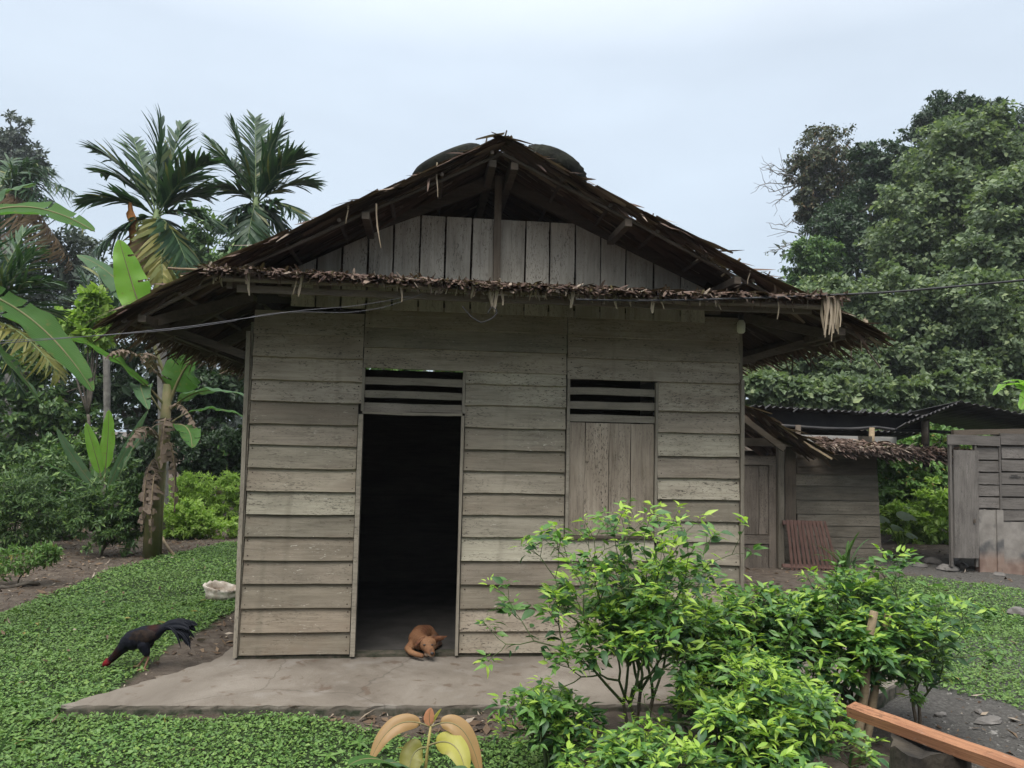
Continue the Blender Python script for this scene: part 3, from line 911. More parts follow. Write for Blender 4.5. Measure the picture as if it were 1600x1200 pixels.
# strips that dangle from the verge
for px, py, L in ((684, 253, .27), (588, 318, .33), (543, 318, .15), (1170, 420, .12)):
    q = at(px, py, YF-.03)
    strip(float(q[0]), L, .012, .12 if px == 588 else 0, z=float(q[2]), y=YF-.03)
# twigs poking out at the near-left corner
for a_, b_ in (((262, 419), (316, 422)), ((282, 432), (330, 433)), ((1157, 404), (1127, 432)), ((1117, 385), (1111, 412))):
    p0, p1 = at(*a_, -.58), at(*b_, -.52)
    V, F = tube(wander(p0, p1, 4, .003), .010, 6); obj('purlin_end', V, F, M['stake'], pent)
# thin black rods under the far eave
for px, py, L in ((1268, 543, .20), (1276, 546, .10), (1331, 528, .26), (1239, 555, .2), (1342, 530, .3)):
    q = at(px, py, .2)
    V, F = tube([q, q+[.0 if px < 1340 else .22, .02, -L*.85]], .007, 5); obj('hanging_rod', V, F, M['dark_timber'], rroof)
# ------------------------------------------------------------------ old tyres weighing down the ridge
M['rubber'] = plain_mat('mossy_rubber', (.006, .007, .006), (.022, .024, .016), 9, .95, 1.0, bdist=.03)
def tyre(xc, label, SL):
    z = roof_z(xc); sx = -1 if SL is LSL else 1
    ang = math.atan2(SL[0][1]-SL[1][1], abs(SL[1][0]-SL[0][0]))
    prof = [(.16, .012), (.20, .0), (.255, .0), (.282, .025), (.29, .07), (.282, .115), (.255, .14), (.20, .14), (.16, .13), (.175, .07)]
    k = 54; V = []; n = len(prof)
    for j in range(k):
        q = 2*math.pi*j/k
        for i, (r_, h) in enumerate(prof):
            rr = r_+(.014 if (j % 2 and i in (3, 4, 5)) else 0)-(.012 if (i == 4) else 0)
            V.append((rr*math.cos(q), rr*math.sin(q), h))
    F = [(j*n+i, ((j+1) % k)*n+i, ((j+1) % k)*n+(i+1) % n, j*n+(i+1) % n) for j in range(k) for i in range(n)]
    o = obj('old_tyre', V, F, M['rubber'], smooth=True, loc=(xc, -.27, z+.025))
    o.rotation_euler = (0, sx*ang, .3)
    return tag(o, label, 'tyre', 'old tyres on the roof')
tyre(1.56, 'old mossy tyre lying on the ridge slope above the doorway side', LSL)
tyre(2.34, 'old mossy tyre lying on the ridge slope above the shuttered window side', RSL)

# ------------------------------------------------------------------ cables and lamp
M['cable'] = plain_mat('cable_sheath', (.03, .03, .033), (.05, .05, .055), 20, .6, 0)
M['pale_cable'] = plain_mat('pale_cable', (.09, .09, .10), (.15, .15, .165), 20, .6, 0)
def cable(pts, r_, mat, name, label):
    P = np.array(pts, float)
    t = np.linspace(0, 1, len(P)); tt = np.linspace(0, 1, 40)
    Q = np.stack([np.interp(tt, t, P[:, i]) for i in range(3)], 1)
    for _ in range(3): Q[1:-1] = (Q[:-2]+2*Q[1:-1]+Q[2:])/4
    V, F = tube(Q, r_, 6)
    return tag(obj(name, V, F, mat, smooth=True), label, 'cable')
lf = [at(-60, 541, -1.6), at(60, 532, -1.5), at(180, 522, -1.2), at(290, 511, -.9), at(385, 497, -.85), at(468, 485, -.80), at(560, 478, -.79), at(640, 463, -.77)]
cable(lf, .0024, M['pale_cable'], 'power_cable', 'thin pale power cable crossing the thatched eave beside the banana leaves')
lf2 = [at(-60, 535, -1.62), at(100, 528, -1.45), at(260, 517, -1.0), at(360, 503, -.86), at(420, 489, -.82), at(480, 487, -.80), at(545, 489, -.79), at(600, 481, -.79), at(660, 459, -.78)]
cable(lf2, .0018, M['pale_cable'], 'power_cable', 'second thin cable sagging in a loop under the pent roof above the doorway')
cable([at(722, 478, -.79), at(735, 494, -.79), at(752, 505, -.79), at(770, 497, -.79), at(778, 487, -.79), at(768, 478, -.79), at(762, 490, -.79)], .004, M['cable'], 'hanging_wire', 'black wire loop hanging from the middle of the pent roof')
cable([at(900, 468, -.82), at(1000, 470, -.83), at(1100, 468, -.83), at(1200, 465, -.86), at(1300, 461, -.80), at(1400, 456, -1.0), at(1500, 447, -1.3), at(1620, 436, -1.7), at(1720, 424, -2.1)], .008, M['cable'], 'power_cable', 'black power cable running off past the leafy hillside trees')
bulb = empty('lamp', at(1158, 500, -.09))
tag(bulb, 'small white unlit lamp at the corner of the house under the eave', 'lamp')
def lathe(prof, k=16):
    n = len(prof)
    V = [(r_*math.cos(2*math.pi*j/k), r_*math.sin(2*math.pi*j/k), z) for j in range(k) for r_, z in prof]
    F = [(j*n+i, ((j+1) % k)*n+i, ((j+1) % k)*n+i+1, j*n+i+1) for j in range(k) for i in range(n-1)]
    return V, F
V, F = lathe([(.001, -.115), (.022, -.113), (.033, -.10), (.035, -.06), (.034, -.025), (.024, -.012), (.018, .0)])
M['bulb'] = plain_mat('milky_glass', (.62, .64, .55), (.70, .71, .62), 4, .3, 0, spec=.5)
obj('glass', V, F, M['bulb'], bulb, smooth=True)
V, F = lathe([(.019, -.002), (.021, .0), (.021, .035), (.016, .045), (.001, .046)])
obj('socket', V, F, M['cable'], bulb, smooth=True)

# ------------------------------------------------------------------ kitchen shed behind the house
YS = 5.0
def P2(px, py, Y=YS): return at(px, py, Y)
shed = empty('kitchen_shed', (float(P2(1230, 880)[0]), YS, -.1))
tag(shed, 'low dark board kitchen shed with ragged thatch eave behind the house', 'shed')
sl = np.array(shed.location)
def sloc(p): return tuple(np.asarray(p)-sl)
def spart(name, V, F, mat, parent=shed, smooth=False):
    return obj(name, np.asarray(V)-sl if parent is shed else V, F, mat, parent, smooth)
def shboard(px0, px1, py0, py1, Y=YS, mat='shed_wood', name='plank', T=.02, tilt=.06):
    a_, b_ = at(px0, (py0+py1)/2, Y), at(px1, (py0+py1)/2, Y)
    W = abs(at(px0, py0, Y)[2]-at(px0, py1, Y)[2])+.012
    c = (a_+b_)/2; c[2] = (at((px0+px1)/2, py0, Y)[2]+at((px0+px1)/2, py1, Y)[2])/2
    o = plank(name, b_[0]-a_[0], W, T, sloc(c), (-tilt, random.uniform(-.004, .004), 0), M[mat], shed)
    return o
bb = obj('back_panel', box_v((0, 0, 0), (1.62, .02, 1.7)), BOXF, M['inner'], shed, loc=sloc((float(P2(1295, 800)[0])+.05, YS+.10, .78)))
for y0, y1, x0, x1 in ((742, 759, 1243, 1371), (759, 781, 1243, 1372), (781, 803, 1244, 1373), (803, 821, 1246, 1374), (821, 838, 1226, 1375), (838, 855, 1226, 1376), (855, 875, 1226, 1378), (875, 896, 1226, 1379)):
    shboard(x0, x1, y0, y1)
for y0, y1 in ((703, 716), (716, 729), (729, 741)):
    shboard(1245, 1369, y0, y1, mat='dark_timber')
o = vboard(0, .17, 0, 1.25, 0, shed, M['dark_timber'], 'door_board'); o.location = sloc(P2(1235, 765, YS-.02))
# panelled door and its post
YD = 4.85
def dz(py, px=1185): return float(at(px, py, YD)[2])
x0, x1 = float(at(1150, 800, YD)[0]), float(at(1213, 800, YD)[0])
zb, zt = -.08, dz(712)
dr = obj('door', box_v((0, 0, 0), (x1-x0, .02, zt-zb)), BOXF, M['dark_timber'], shed, loc=sloc(((x0+x1)/2, YD+.02, (zt+zb)/2)))
def dpl(name, px0, px1, py0, py1, mat, yy):
    a_, b_ = at(px0, py0, YD), at(px1, py1, YD)
    w, h = b_[0]-a_[0], a_[2]-b_[2]
    c = (a_+b_)/2
    if h > w:
        q = plank(name, h, w, .02, tuple(np.array(sloc((c[0], YD+yy, c[2])))-np.array(dr.location)), (0, -math.pi/2, 0), M[mat], dr)
    else:
        q = plank(name, w, h, .02, tuple(np.array(sloc((c[0], YD+yy, c[2])))-np.array(dr.location)), (0, 0, 0), M[mat], dr)
    return q
M['old_door'] = wood_mat('old_door_wood', (.17, .145, .12), (.11, .092, .076), (.045, .037, .03), pits=.9, flakes=.25)
dpl('door_stile', 1201, 1212, 714, 930, 'old_door', -.006)
dpl('door_rail', 1150, 1212, 713, 727, 'old_door', -.009)
dpl('door_rail', 1150, 1201, 836, 850, 'old_door', -.009)
dpl('door_panel', 1160, 1185, 728, 835, 'old_door', .004)
dpl('door_panel', 1186, 1200, 728, 835, 'old_door', .004)
dpl('door_panel', 1150, 1200, 851, 930, 'old_door', .004)
pa, pb = at(1219, 935, YD-.04), at(1219, 700, YD-.04)
o = vboard(0, .09, 0, pb[2]+.15, 0, shed, M['shed_wood'], 'post', .09); o.location = sloc((pa[0], YD-.04, (pb[2]-.05)/2))
# the room wall beyond the door towards the house, and the shed's other walls
obj('side_wall', box_v((0, 0, 0), (.02, 3.0, 2.0)), BOXF, M['shed_wood'], shed, loc=sloc((float(P2(1370, 800)[0]), YS+1.62, .9)))
obj('back_wall', box_v((0, 0, 0), (4.6, .02, 1.7)), BOXF, M['dark_timber'], shed, loc=sloc((6.1, YS+3.1, .75)))
obj('front_wall', box_v((0, 0, 0), (1.9, .02, 2.0)), BOXF, M['shed_wood'], shed, loc=sloc((5.0, YD+.06, .92)))
obj('door_lintel', beam_v(sloc(at(1150, 690, YD)), sloc(at(1240, 692, YD)), .05, .12), BOXF, M['dark_timber'], shed)
# thatch: the skirt that falls from the house side, then the eave along the front
A0, A1 = at(1150, 622, 4.5), at(1290, 703, 4.25)
def thatch_run(p0, p1, down, rows, per, L, name, parent_loc):
    p0 = np.asarray(p0); p1 = np.asarray(p1); down = np.asarray(down, float)
    for k in range(rows):
        t = rng.uniform(0, 1, per)
        O = p0+(p1-p0)*t[:, None]+down*k*.10+rng.normal(0, .014, (per, 3))
        D = unit(down)+rng.normal(0, .16, (per, 3))
        leaf_obj(name, scatter(BLADE2, O-sl, D, np.array([0, -.4, 1.0])+rng.normal(0, .3, (per, 3)), rng.uniform(.7, 1.1, per)*L, rng.uniform(.028, .05, per), rng.uniform(-.02, .12, per)), M['thatch'] if k < rows-2 else M['fringe'], shed, smooth=False)
thatch_run(at(1262, 682, 5.3), at(1520, 704, 5.3), unit((0, -1, -.30)), 7, 260, .24, 'thatch_course', sl)
m_ = 900
q0, q1 = at(1268, 694, 4.58), at(1512, 708, 4.58)
t = rng.uniform(0, 1, m_)
O = q0+(q1-q0)*t[:, None]+rng.normal(0, 1, (m_, 3))*[.02, .03, .022]
leaf_obj('eave_fringe', scatter(BLADE2, O-sl, rng.normal(0, .45, (m_, 3))+[.35, -.7, -.25], rng.normal(0, .4, (m_, 3))+[0, -.4, 1], rng.uniform(.05, .15, m_), rng.uniform(.012, .03, m_), rng.uniform(-.2, .2, m_)), M['fringe'], shed, smooth=False)
# lean-to thatch between the house corner and the post
q0, q1 = at(1150, 628, 4.3), at(1276, 700, 4.3)
for k in range(9):
    m_ = 150
    t = rng.uniform(0, 1, m_)
    O = q0+(q1-q0)*t[:, None]+np.array([0, .28, .0])*k+rng.normal(0, .015, (m_, 3))
    leaf_obj('thatch_course', scatter(BLADE2, O-sl, unit(q1-q0)+rng.normal(0, .12, (m_, 3)), rng.normal(0, .2, (m_, 3))+[.3, 0, 1], rng.uniform(.25, .42, m_), rng.uniform(.04, .06, m_)*1.8, .05), M['fringe'] if k == 0 else M['thatch'], shed, smooth=False)
obj('rafter', beam_v(sloc(at(1150, 645, 4.5)), sloc(at(1225, 702, 4.5)), .05, .08), BOXF, M['rafter'], shed)
obj('rafter', beam_v(sloc(at(1255, 690, 4.25)), sloc(at(1300, 717, 4.2)), .02, .03), BOXF, M['stake'], shed)
# dark sheet-metal roof above, on posts and a long pole
M['tin'] = plain_mat('dark_tin', (.022, .022, .024), (.05, .048, .047), 3, .6, .15, metal=.2)
def corrugated(c0, c1, c2, n, name, parent, off, mat, amp=.018, nz=3):
    """sheet spanned by c0->c1 (across the ribs) and c0->c2 (along them)"""
    c0, c1, c2 = map(np.asarray, (c0, c1, c2))
    u_ = c1-c0; w_ = c2-c0; nn = unit(np.cross(u_, w_)); V = []
    kk = n*6
    for th in (0, .004):
        for j in range(nz):
            for i in range(kk+1):
                V.append(c0+u_*i/kk+w_*j/(nz-1)+nn*(amp*math.sin(2*math.pi*i/6)+th)-off)
    F = []
    S = (kk+1)*nz
    for th in (0, 1):
        for j in range(nz-1):
            for i in range(kk):
                a_ = th*S+j*(kk+1)+i
                F.append((a_, a_+1, a_+kk+2, a_+kk+1) if th else (a_, a_+kk+1, a_+kk+2, a_+1))
    for i in range(kk):
        F.append((i, i+1, S+i+1, S+i)); b_ = (nz-1)*(kk+1)+i; F.append((b_, S+b_, S+b_+1, b_+1))
    return obj(name, V, F, mat, parent, smooth=True)
rf0, rf1 = at(1178, 634, 5.4), at(1455, 650, 5.4)
roofm = corrugated(rf0, rf1, rf0+np.array([0, 2.9, -.30]), 26, 'roof', shed, sl, M['tin'])
corrugated(at(1195, 668, 7.0), at(1440, 676, 7.0), at(1195, 668, 7.0)+np.array([0, 1.6, -.3]), 24, 'roof', shed, sl, M['tin'])
obj('fascia', beam_v(sloc(at(1188, 652, 5.75)), sloc(at(1440, 664, 5.75)), .03, .22), BOXF, M['tin'], shed)
V, F = tube(wander(at(1205, 664, 5.35), at(1490, 676, 5.35), 8, .012), .026, 7)
spart('pole', V, F, M['tin'], smooth=True)
for px, top, bt in ((1247, 664, 690), (1362, 668, 690), (1447, 655, 700)):
    a_, b_ = at(px, top, 5.32), at(px, bt+30, 5.32)
    V, F = tube([a_, b_], .045 if px < 1400 else .05, 8); spart('post', V, F, M['stake'] if px == 1362 else M['dark_timber'], smooth=True)
a_, b_ = at(1250, 684, 5.5), at(1400, 690, 5.5)
M['gap_light_board'] = wood_mat('gap_light_board', (.56, .55, .52), (.46, .45, .42), (.30, .29, .27), pits=.2)
plank('beam', b_[0]-a_[0], .13, .03, sloc((a_+b_)/2), (0, .0, 0), M['gap_light_board'], shed)  # pale strip in place of light seen through the gap, brightness in its colour
for px in (1199, 1243, 1297, 1345, 1350, 1386, 1420):
    q = at(px, 640-(px < 1210)*4+(px-1200)*.02, 5.38)
    V, F = tube([q+[-.06, -.04, -.03], q+[.07, .05, .04]], .014, 5); spart('roof_pin', V, F, M['tin'])

# ------------------------------------------------------------------ red slatted rack leaning on the shed wall
M['red_plastic'] = plain_mat('faded_red_plastic', (.085, .047, .040), (.13, .076, .063), 5, .55, .1)
rk = at(1262, 905, 4.6)
rack = empty('slatted_rack', (rk[0], 4.62, -.1), R(-4))
tag(rack, 'faded red slatted plastic rack leaning on the shed wall', 'rack')
tl = .30
for i in range(11):
    xx = -.30+i*.062
    o = plank('slat', .74, .040, .012, (xx+.03*i/10, .05, .33), (0, 0, 0), M['red_plastic'], rack)
    o.rotation_euler = (.0, -math.pi/2-.10-.016*i, 0); o.location = (xx*1.0+.05, .02+.0*i, .36)
o = plank('rail', .60, .06, .03, (-.03, .085, .68), (-.2, 0, 0), M['red_plastic'], rack)
o = plank('rail', .84, .05, .03, (.06, .03, .05), (-.2, .02, 0), M['red_plastic'], rack)

# ------------------------------------------------------------------ outhouse
YH = 4.45
hb = at(1545, 893, YH)
hut = empty('outhouse', (hb[0], YH, -.1))
tag(hut, 'small grey board outhouse with cement base and corrugated roof', 'hut')
hl = np.array(hut.location)
def hq(px, py, Y=YH): return at(px, py, Y)-hl
def hboard2(px0, px1, py0, py1, Y=YH, mat='hut_wood', name='plank', tilt=.05):
    a_, b_ = at(px0, (py0+py1)/2, Y), at(px1, (py0+py1)/2, Y)
    W = abs(at(px0, py0, Y)[2]-at(px0, py1, Y)[2])-.004
    c = (a_+b_)/2
    return plank(name, b_[0]-a_[0], W, .02, tuple(c-hl), (-tilt, random.uniform(-.006, .006), 0), M[mat], hut)
for y0, y1 in ((699, 718), (720, 737), (739, 757), (758, 775), (777, 794)): hboard2(1524, 1562, y0, y1)
for y0, y1 in ((698, 717), (719, 737), (739, 757), (758, 776), (778, 796), (797, 814)): hboard2(1564.5, 1660, y0, y1)
hboard2(1480, 1562, 680, 696, YH-.03); hboard2(1563, 1665, 678, 696, YH-.03)
obj('back_panel', box_v((0, 0, 0), (1.5, .02, 1.9)), BOXF, M['dark_timber'], hut, loc=tuple(hq(1600, 790, YH+.06)))
a_, b_ = hq(1563, 690, YH-.01), hq(1563, 892, YH-.01)
o = vboard(0, .03, 0, a_[2]-b_[2], 0, hut, M['hut_wood'], 'post', .04); o.location = tuple((a_+b_)/2)
# cement base with soot and rust stains
m, nt, p, out = new_mat('stained_cement')
n1 = noise(nt, obj_vec(nt, (1, 1, 1), False), 6, 5); n2 = noise(nt, obj_vec(nt, (1, 1, 1), False), 2.4, 3)
c = ramp(nt, n1, [(.3, (.16, .145, .13)), (.7, (.27, .25, .225))])
c = mixc(nt, maprange(nt, n2, .52, .62, 0, .8), c, (.05, .052, .056))
sp = nt.nodes.new('ShaderNodeSeparateXYZ'); tcx = nt.nodes.new('ShaderNodeTexCoord'); nt.links.new(tcx.outputs['Object'], sp.inputs[0])
c = mixc(nt, maprange(nt, sp.outputs['Z'], -.12, -.26, 0, .5), c, (.24, .13, .085))
nt.links.new(c, p.inputs['Base Color']); p.inputs['Roughness'].default_value = .9
bump(nt, p, n1, .4, .02)
M['stained'] = m
for px0, px1, py0, py1, yy in ((1529, 1557, 797, 893, 0), (1566, 1665, 815, 900, 0)):
    a_, b_ = at(px0, py0, YH), at(px1, py0, YH); lo = -.12
    h = a_[2]-lo
    V, F = plank_mesh(b_[0]-a_[0], h, .10, 8, .008)
    obj('cement_base', V, F, M['stained'], hut, loc=tuple(np.array([(a_[0]+b_[0])/2, YH+.045, (a_[2]+lo)/2])-hl))
a_, b_ = at(1557, 797, YH-.02), at(1567, 797, YH-.02)
obj('cement_post', box_v((0, 0, 0), (b_[0]-a_[0], .12, a_[2]+.12)), BOXF, M['stained'], hut, loc=tuple(np.array([(a_[0]+b_[0])/2, YH+.03, (a_[2]-.12)/2])-hl))
# the wide single-board door
a_, b_ = at(1489, 703, YH-.05), at(1527, 703, YH-.05)
zt = a_[2]; zb = float(at(1508, 872, YH-.05)[2])
o = vboard(0, b_[0]-a_[0], 0, zt-zb, 0, hut, M['hut_wood'], 'door', .025); o.location = tuple(np.array([(a_[0]+b_[0])/2, YH-.05, (zt+zb)/2])-hl)
o.rotation_euler = (0, -math.pi/2+.012, 0)
latch = plank('latch', .06, .025, .02, (-.25, -.02, -.12), (0, 0, 0), M['dark_timber'], o)
for px in (1485, 1524):
    a_, b_ = hq(px, 700, YH-.01), hq(px, 880, YH-.01)
    q = vboard(0, .035, 0, a_[2]-b_[2]+.1, 0, hut, M['hut_wood'], 'door_post', .05); q.location = tuple((a_+b_)/2)
# corrugated roof: ridge beyond, eave towards the viewer
c0 = at(1400, 637, YH+.9); c1 = at(1500, 628, YH+.9)
r0 = at(1402, 642, YH+1.2); r1 = at(1505, 628, YH+.6)
E0, E1 = at(1425, 664, YH-.30), at(1720, 668, YH-.30)
K0, K1 = at(1500, 627, YH+.55), at(1720, 668-10, YH+.55)
corrugated(at(1415, 662, YH-.25), at(1502, 627.5, YH+.1), at(1415, 662, YH-.25)+np.array([.9, 1.8, -.12]), 13, 'roof', hut, hl, M['tin'], .016)
corrugated(at(1500, 627, YH+.1), at(1740, 676, YH-.2), at(1500, 627, YH+.1)+np.array([.4, 2.2, -.15]), 20, 'roof', hut, hl, M['tin'], .016)
obj('eave_beam', beam_v(hq(1488, 676, YH+.02), hq(1690, 672, YH+.02), .06, .08), BOXF, M['dark_timber'], hut)
V, F = tube([hq(1445, 658, YH+.2), hq(1445, 694, YH+.2)], .05, 8); obj('roof_post', V, F, M['dark_timber'], hut, True)
obj('side_wall', beam_v(np.array([float(at(1489, 800, YH)[0]), YH+.06, .85])-hl, np.array([float(at(1500, 800, YH+1.7)[0]), YH+1.7, .85])-hl, .02, 1.9), BOXF, M['hut_wood'], hut)
# painted lettering too worn to read on one board: two short dark dashes
M['ink'] = plain_mat('worn_ink', (.03, .03, .03), (.05, .05, .05), 30, .9, 0)
for px0, px1, py in ((1580, 1590, 742.5), (1577, 1595, 745.5), (1598, 1603, 746)):
    a_, b_ = hq(px0, py, YH-.022), hq(px1, py, YH-.022)
    obj('worn_mark', box_v((a_+b_)/2, (b_[0]-a_[0], .004, .012)), BOXF, M['ink'], hut)

# flat stones in front of the outhouse
M['stone'] = plain_mat('field_stone', (.07, .065, .06), (.16, .15, .14), 7, .9, .6, bdist=.03)
def stone(name, c, s, seed, label=None, parent=None, mat='stone', group=None):
    r = np.random.default_rng(seed)
    V = []; k = 9; n = 6
    ph = r.uniform(0, 6.28, 4)
    for i in range(1, n):
        th = math.pi*i/n
        for j in range(k):
            q = 2*math.pi*j/k
            rr = 1+.16*math.sin(2*q+ph[0])+.10*math.sin(3*q+ph[1]+th)+.10*math.cos(2*th+ph[2])+r.normal(0, .05)
            V.append((math.sin(th)*math.cos(q)*rr*s[0], math.sin(th)*math.sin(q)*rr*s[1], max(-.6, math.cos(th))*s[2]*rr))
    m0 = len(V); V += [(0, 0, s[2]), (0, 0, -.6*s[2])]
    F = [(i*k+j, i*k+(j+1) % k, (i+1)*k+(j+1) % k, (i+1)*k+j) for i in range(n-2) for j in range(k)]
    F += [(m0, (j+1) % k, j) for j in range(k)]+[(m0+1, (n-2)*k+j, (n-2)*k+(j+1) % k) for j in range(k)]
    o = obj(name, V, F, M[mat], parent, False, loc=c)
    o.rotation_euler = (0, 0, r.uniform(0, 6.28))
    if label: tag(o, label, 'stone', group)
    return o
for i, (px, py, sx, sy, sz, lab) in enumerate(((1437, 887, .12, .09, .06, 'grey stone at the near end of the row before the outhouse door'), (1456, 880, .15, .10, .08, 'dark stone lying second in the row before the outhouse door'), (1482, 893, .15, .11, .075, 'angular brown stone in front of the row at the outhouse'), (1500, 884, .26, .12, .06, 'long flat stone right below the outhouse door'), (1530, 889, .2, .1, .05, 'low stone below the post between outhouse door and planks'), (1560, 899, .17, .08, .03, 'thin flat stone at the foot of the outhouse cement base'), (1592, 958, .16, .10, .06, 'grey stone lying alone on the lawn below the outhouse'))):
    q = onground(px, py); stone('stone', (q[0], q[1], float(gh(q[0], q[1]))+sz*.3), (sx, sy, sz), 50+i, lab, group='stones by the outhouse')
# ------------------------------------------------------------------ foliage materials
M['bark'] = plain_mat('bark', (.05, .042, .034), (.13, .115, .095), 9, .9, .6)
M['bark_grey'] = plain_mat('grey_bark', (.10, .095, .085), (.22, .21, .19), 8, .9, .5)
M['lf_broad'] = leaf_mat('broad_leaf', (.055, .085, .042), (.19, .25, .125), odd=(.28, .34, .16), odd_at=.90, rough=.5, trans=.35, tint=(.07, .115, .06))
M['lf_dark'] = leaf_mat('dark_leaf', (.020, .045, .018), (.055, .098, .038), rough=.4, trans=.22, tint=(.012, .028, .014))
M['lf_far'] = leaf_mat('far_leaf', (.050, .070, .052), (.095, .12, .088), rough=.6, trans=.15, tint=(.04, .055, .045))
M['lf_olive'] = leaf_mat('olive_leaf', (.04, .052, .025), (.085, .10, .046), odd=(.16, .10, .05), odd_at=.9, rough=.6, trans=.15)
M['lf_light'] = leaf_mat('light_leaf', (.18, .30, .055), (.34, .48, .10), rough=.45, trans=.45, tint=(.18, .29, .06))
M['lf_weed'] = leaf_mat('weed_leaf', (.075, .16, .035), (.16, .28, .065), odd=(.28, .22, .06), odd_at=.97, rough=.5, trans=.3, tint=(.045, .10, .03))
M['lf_mid'] = leaf_mat('mid_leaf', (.040, .095, .028), (.12, .205, .062), odd=(.20, .31, .085), odd_at=.86, rough=.45, trans=.25, tint=(.025, .055, .022))
M['palm'] = leaf_mat('palm_leaflet', (.022, .055, .030), (.060, .115, .045), odd=(.17, .17, .05), odd_at=.96, rough=.45, trans=.2, spec=.3, tint=(.02, .05, .028))
M['palm_dead'] = leaf_mat('dead_palm_leaflet', (.15, .10, .06), (.28, .205, .125), rough=.8, trans=.15, spec=.1)
M['palm_yellow'] = leaf_mat('yellowing_leaflet', (.13, .15, .035), (.26, .23, .06), rough=.5, trans=.25)
M['banana'] = leaf_mat('banana_leaf', (.055, .13, .035), (.085, .17, .05), rough=.55, trans=.45, spec=.12, tint=(.06, .14, .035), big=True)
M['banana_new'] = leaf_mat('young_banana_leaf', (.15, .32, .035), (.20, .38, .05), rough=.4, trans=.45, spec=.4, tint=(.16, .33, .05), big=True)
M['banana_grey'] = leaf_mat('waxy_banana_leaf', (.065, .125, .06), (.09, .155, .08), rough=.55, trans=.35, spec=.15, tint=(.055, .115, .05), big=True)
M['banana_dead'] = leaf_mat('dead_banana_leaf', (.13, .10, .078), (.24, .19, .15), rough=.85, trans=.12, spec=.1, tint=(.075, .055, .043), big=True)
M['banana_stem'] = plain_mat('banana_stem', (.10, .12, .045), (.20, .165, .085), 5, .7, .3)
M['palm_stem'] = plain_mat('palm_stem', (.10, .15, .06), (.15, .20, .09), 4, .6, .2)
M['orange'] = plain_mat('orange_sheath', (.10, .05, .025), (.46, .19, .045), 9, .85, .4)
M['lawn'] = leaf_mat('lawn_leaf', (.050, .125, .030), (.175, .30, .075), odd=(.20, .30, .07), odd_at=.96, rough=.5, trans=.25, tint=(.115, .185, .05))
M['litter'] = leaf_mat('dead_leaf', (.07, .045, .032), (.21, .155, .105), odd=(.36, .31, .25), odd_at=.88, rough=.9, trans=.05, spec=.1)
M['chili_old'] = leaf_mat('chili_leaf', (.032, .090, .032), (.068, .150, .048), rough=.42, trans=.25, spec=.35, tint=(.028, .078, .032))
M['chili_mid'] = leaf_mat('chili_mid_leaf', (.080, .19, .040), (.15, .28, .06), rough=.42, trans=.32, spec=.45, tint=(.05, .125, .035))
M['chili_new'] = leaf_mat('chili_young_leaf', (.23, .385, .05), (.42, .56, .10), rough=.42, trans=.4, spec=.4, tint=(.20, .36, .06))
M['chili_stem'] = plain_mat('chili_stem', (.05, .075, .03), (.10, .125, .05), 12, .7, .2)
M['chili_wood'] = plain_mat('chili_wood', (.075, .06, .045), (.15, .12, .09), 12, .85, .4)

# ------------------------------------------------------------------ tree builder
def crown_leaves(r, lobes, per, size, tmpl, droop=.2, shell=.55, clump=16, asp=.55, spread=.17, nout=.9, zf=.5):
    Os, Ds, Ns = [], [], []
    cl = []
    for C, rad in lobes:
        C = np.asarray(C, float); rad = np.asarray(rad, float)
        k = max(6, per//clump)
        d = unit(r.normal(0, 1, (k, 3)))
        q = r.uniform(shell**3, 1.0, k)**(1/3)*np.where(r.uniform(0, 1, k) < .16, r.uniform(1.05, 1.30, k), 1)
        wob = 1+.22*np.sin(d[:, 0]*4+C[0])*np.sin(d[:, 2]*5+C[2])+.10*np.sin(d[:, 1]*9+C[1])
        ce = C+d*(q*wob)[:, None]*rad
        cl.append(ce)
        O = np.repeat(ce, clump, 0)+r.normal(0, 1, (k*clump, 3))*rad.mean()*spread*np.array([1, 1, zf])
        out = np.repeat(d, clump, 0)
        D = out*.6+r.normal(0, .7, O.shape)-[0, 0, droop]
        N = np.array([0, -.15, .85])+out*nout*.8+r.normal(0, .45, O.shape)
        Os.append(O); Ds.append(D); Ns.append(N)
    O = np.concatenate(Os); D = np.concatenate(Ds); N = np.concatenate(Ns)
    L = size*r.lognormal(-.08, .28, len(O))
    return scatter(tmpl, O, D, N, L, L*asp*r.uniform(.8, 1.2, len(O)), r.uniform(0, .3, len(O))), cl

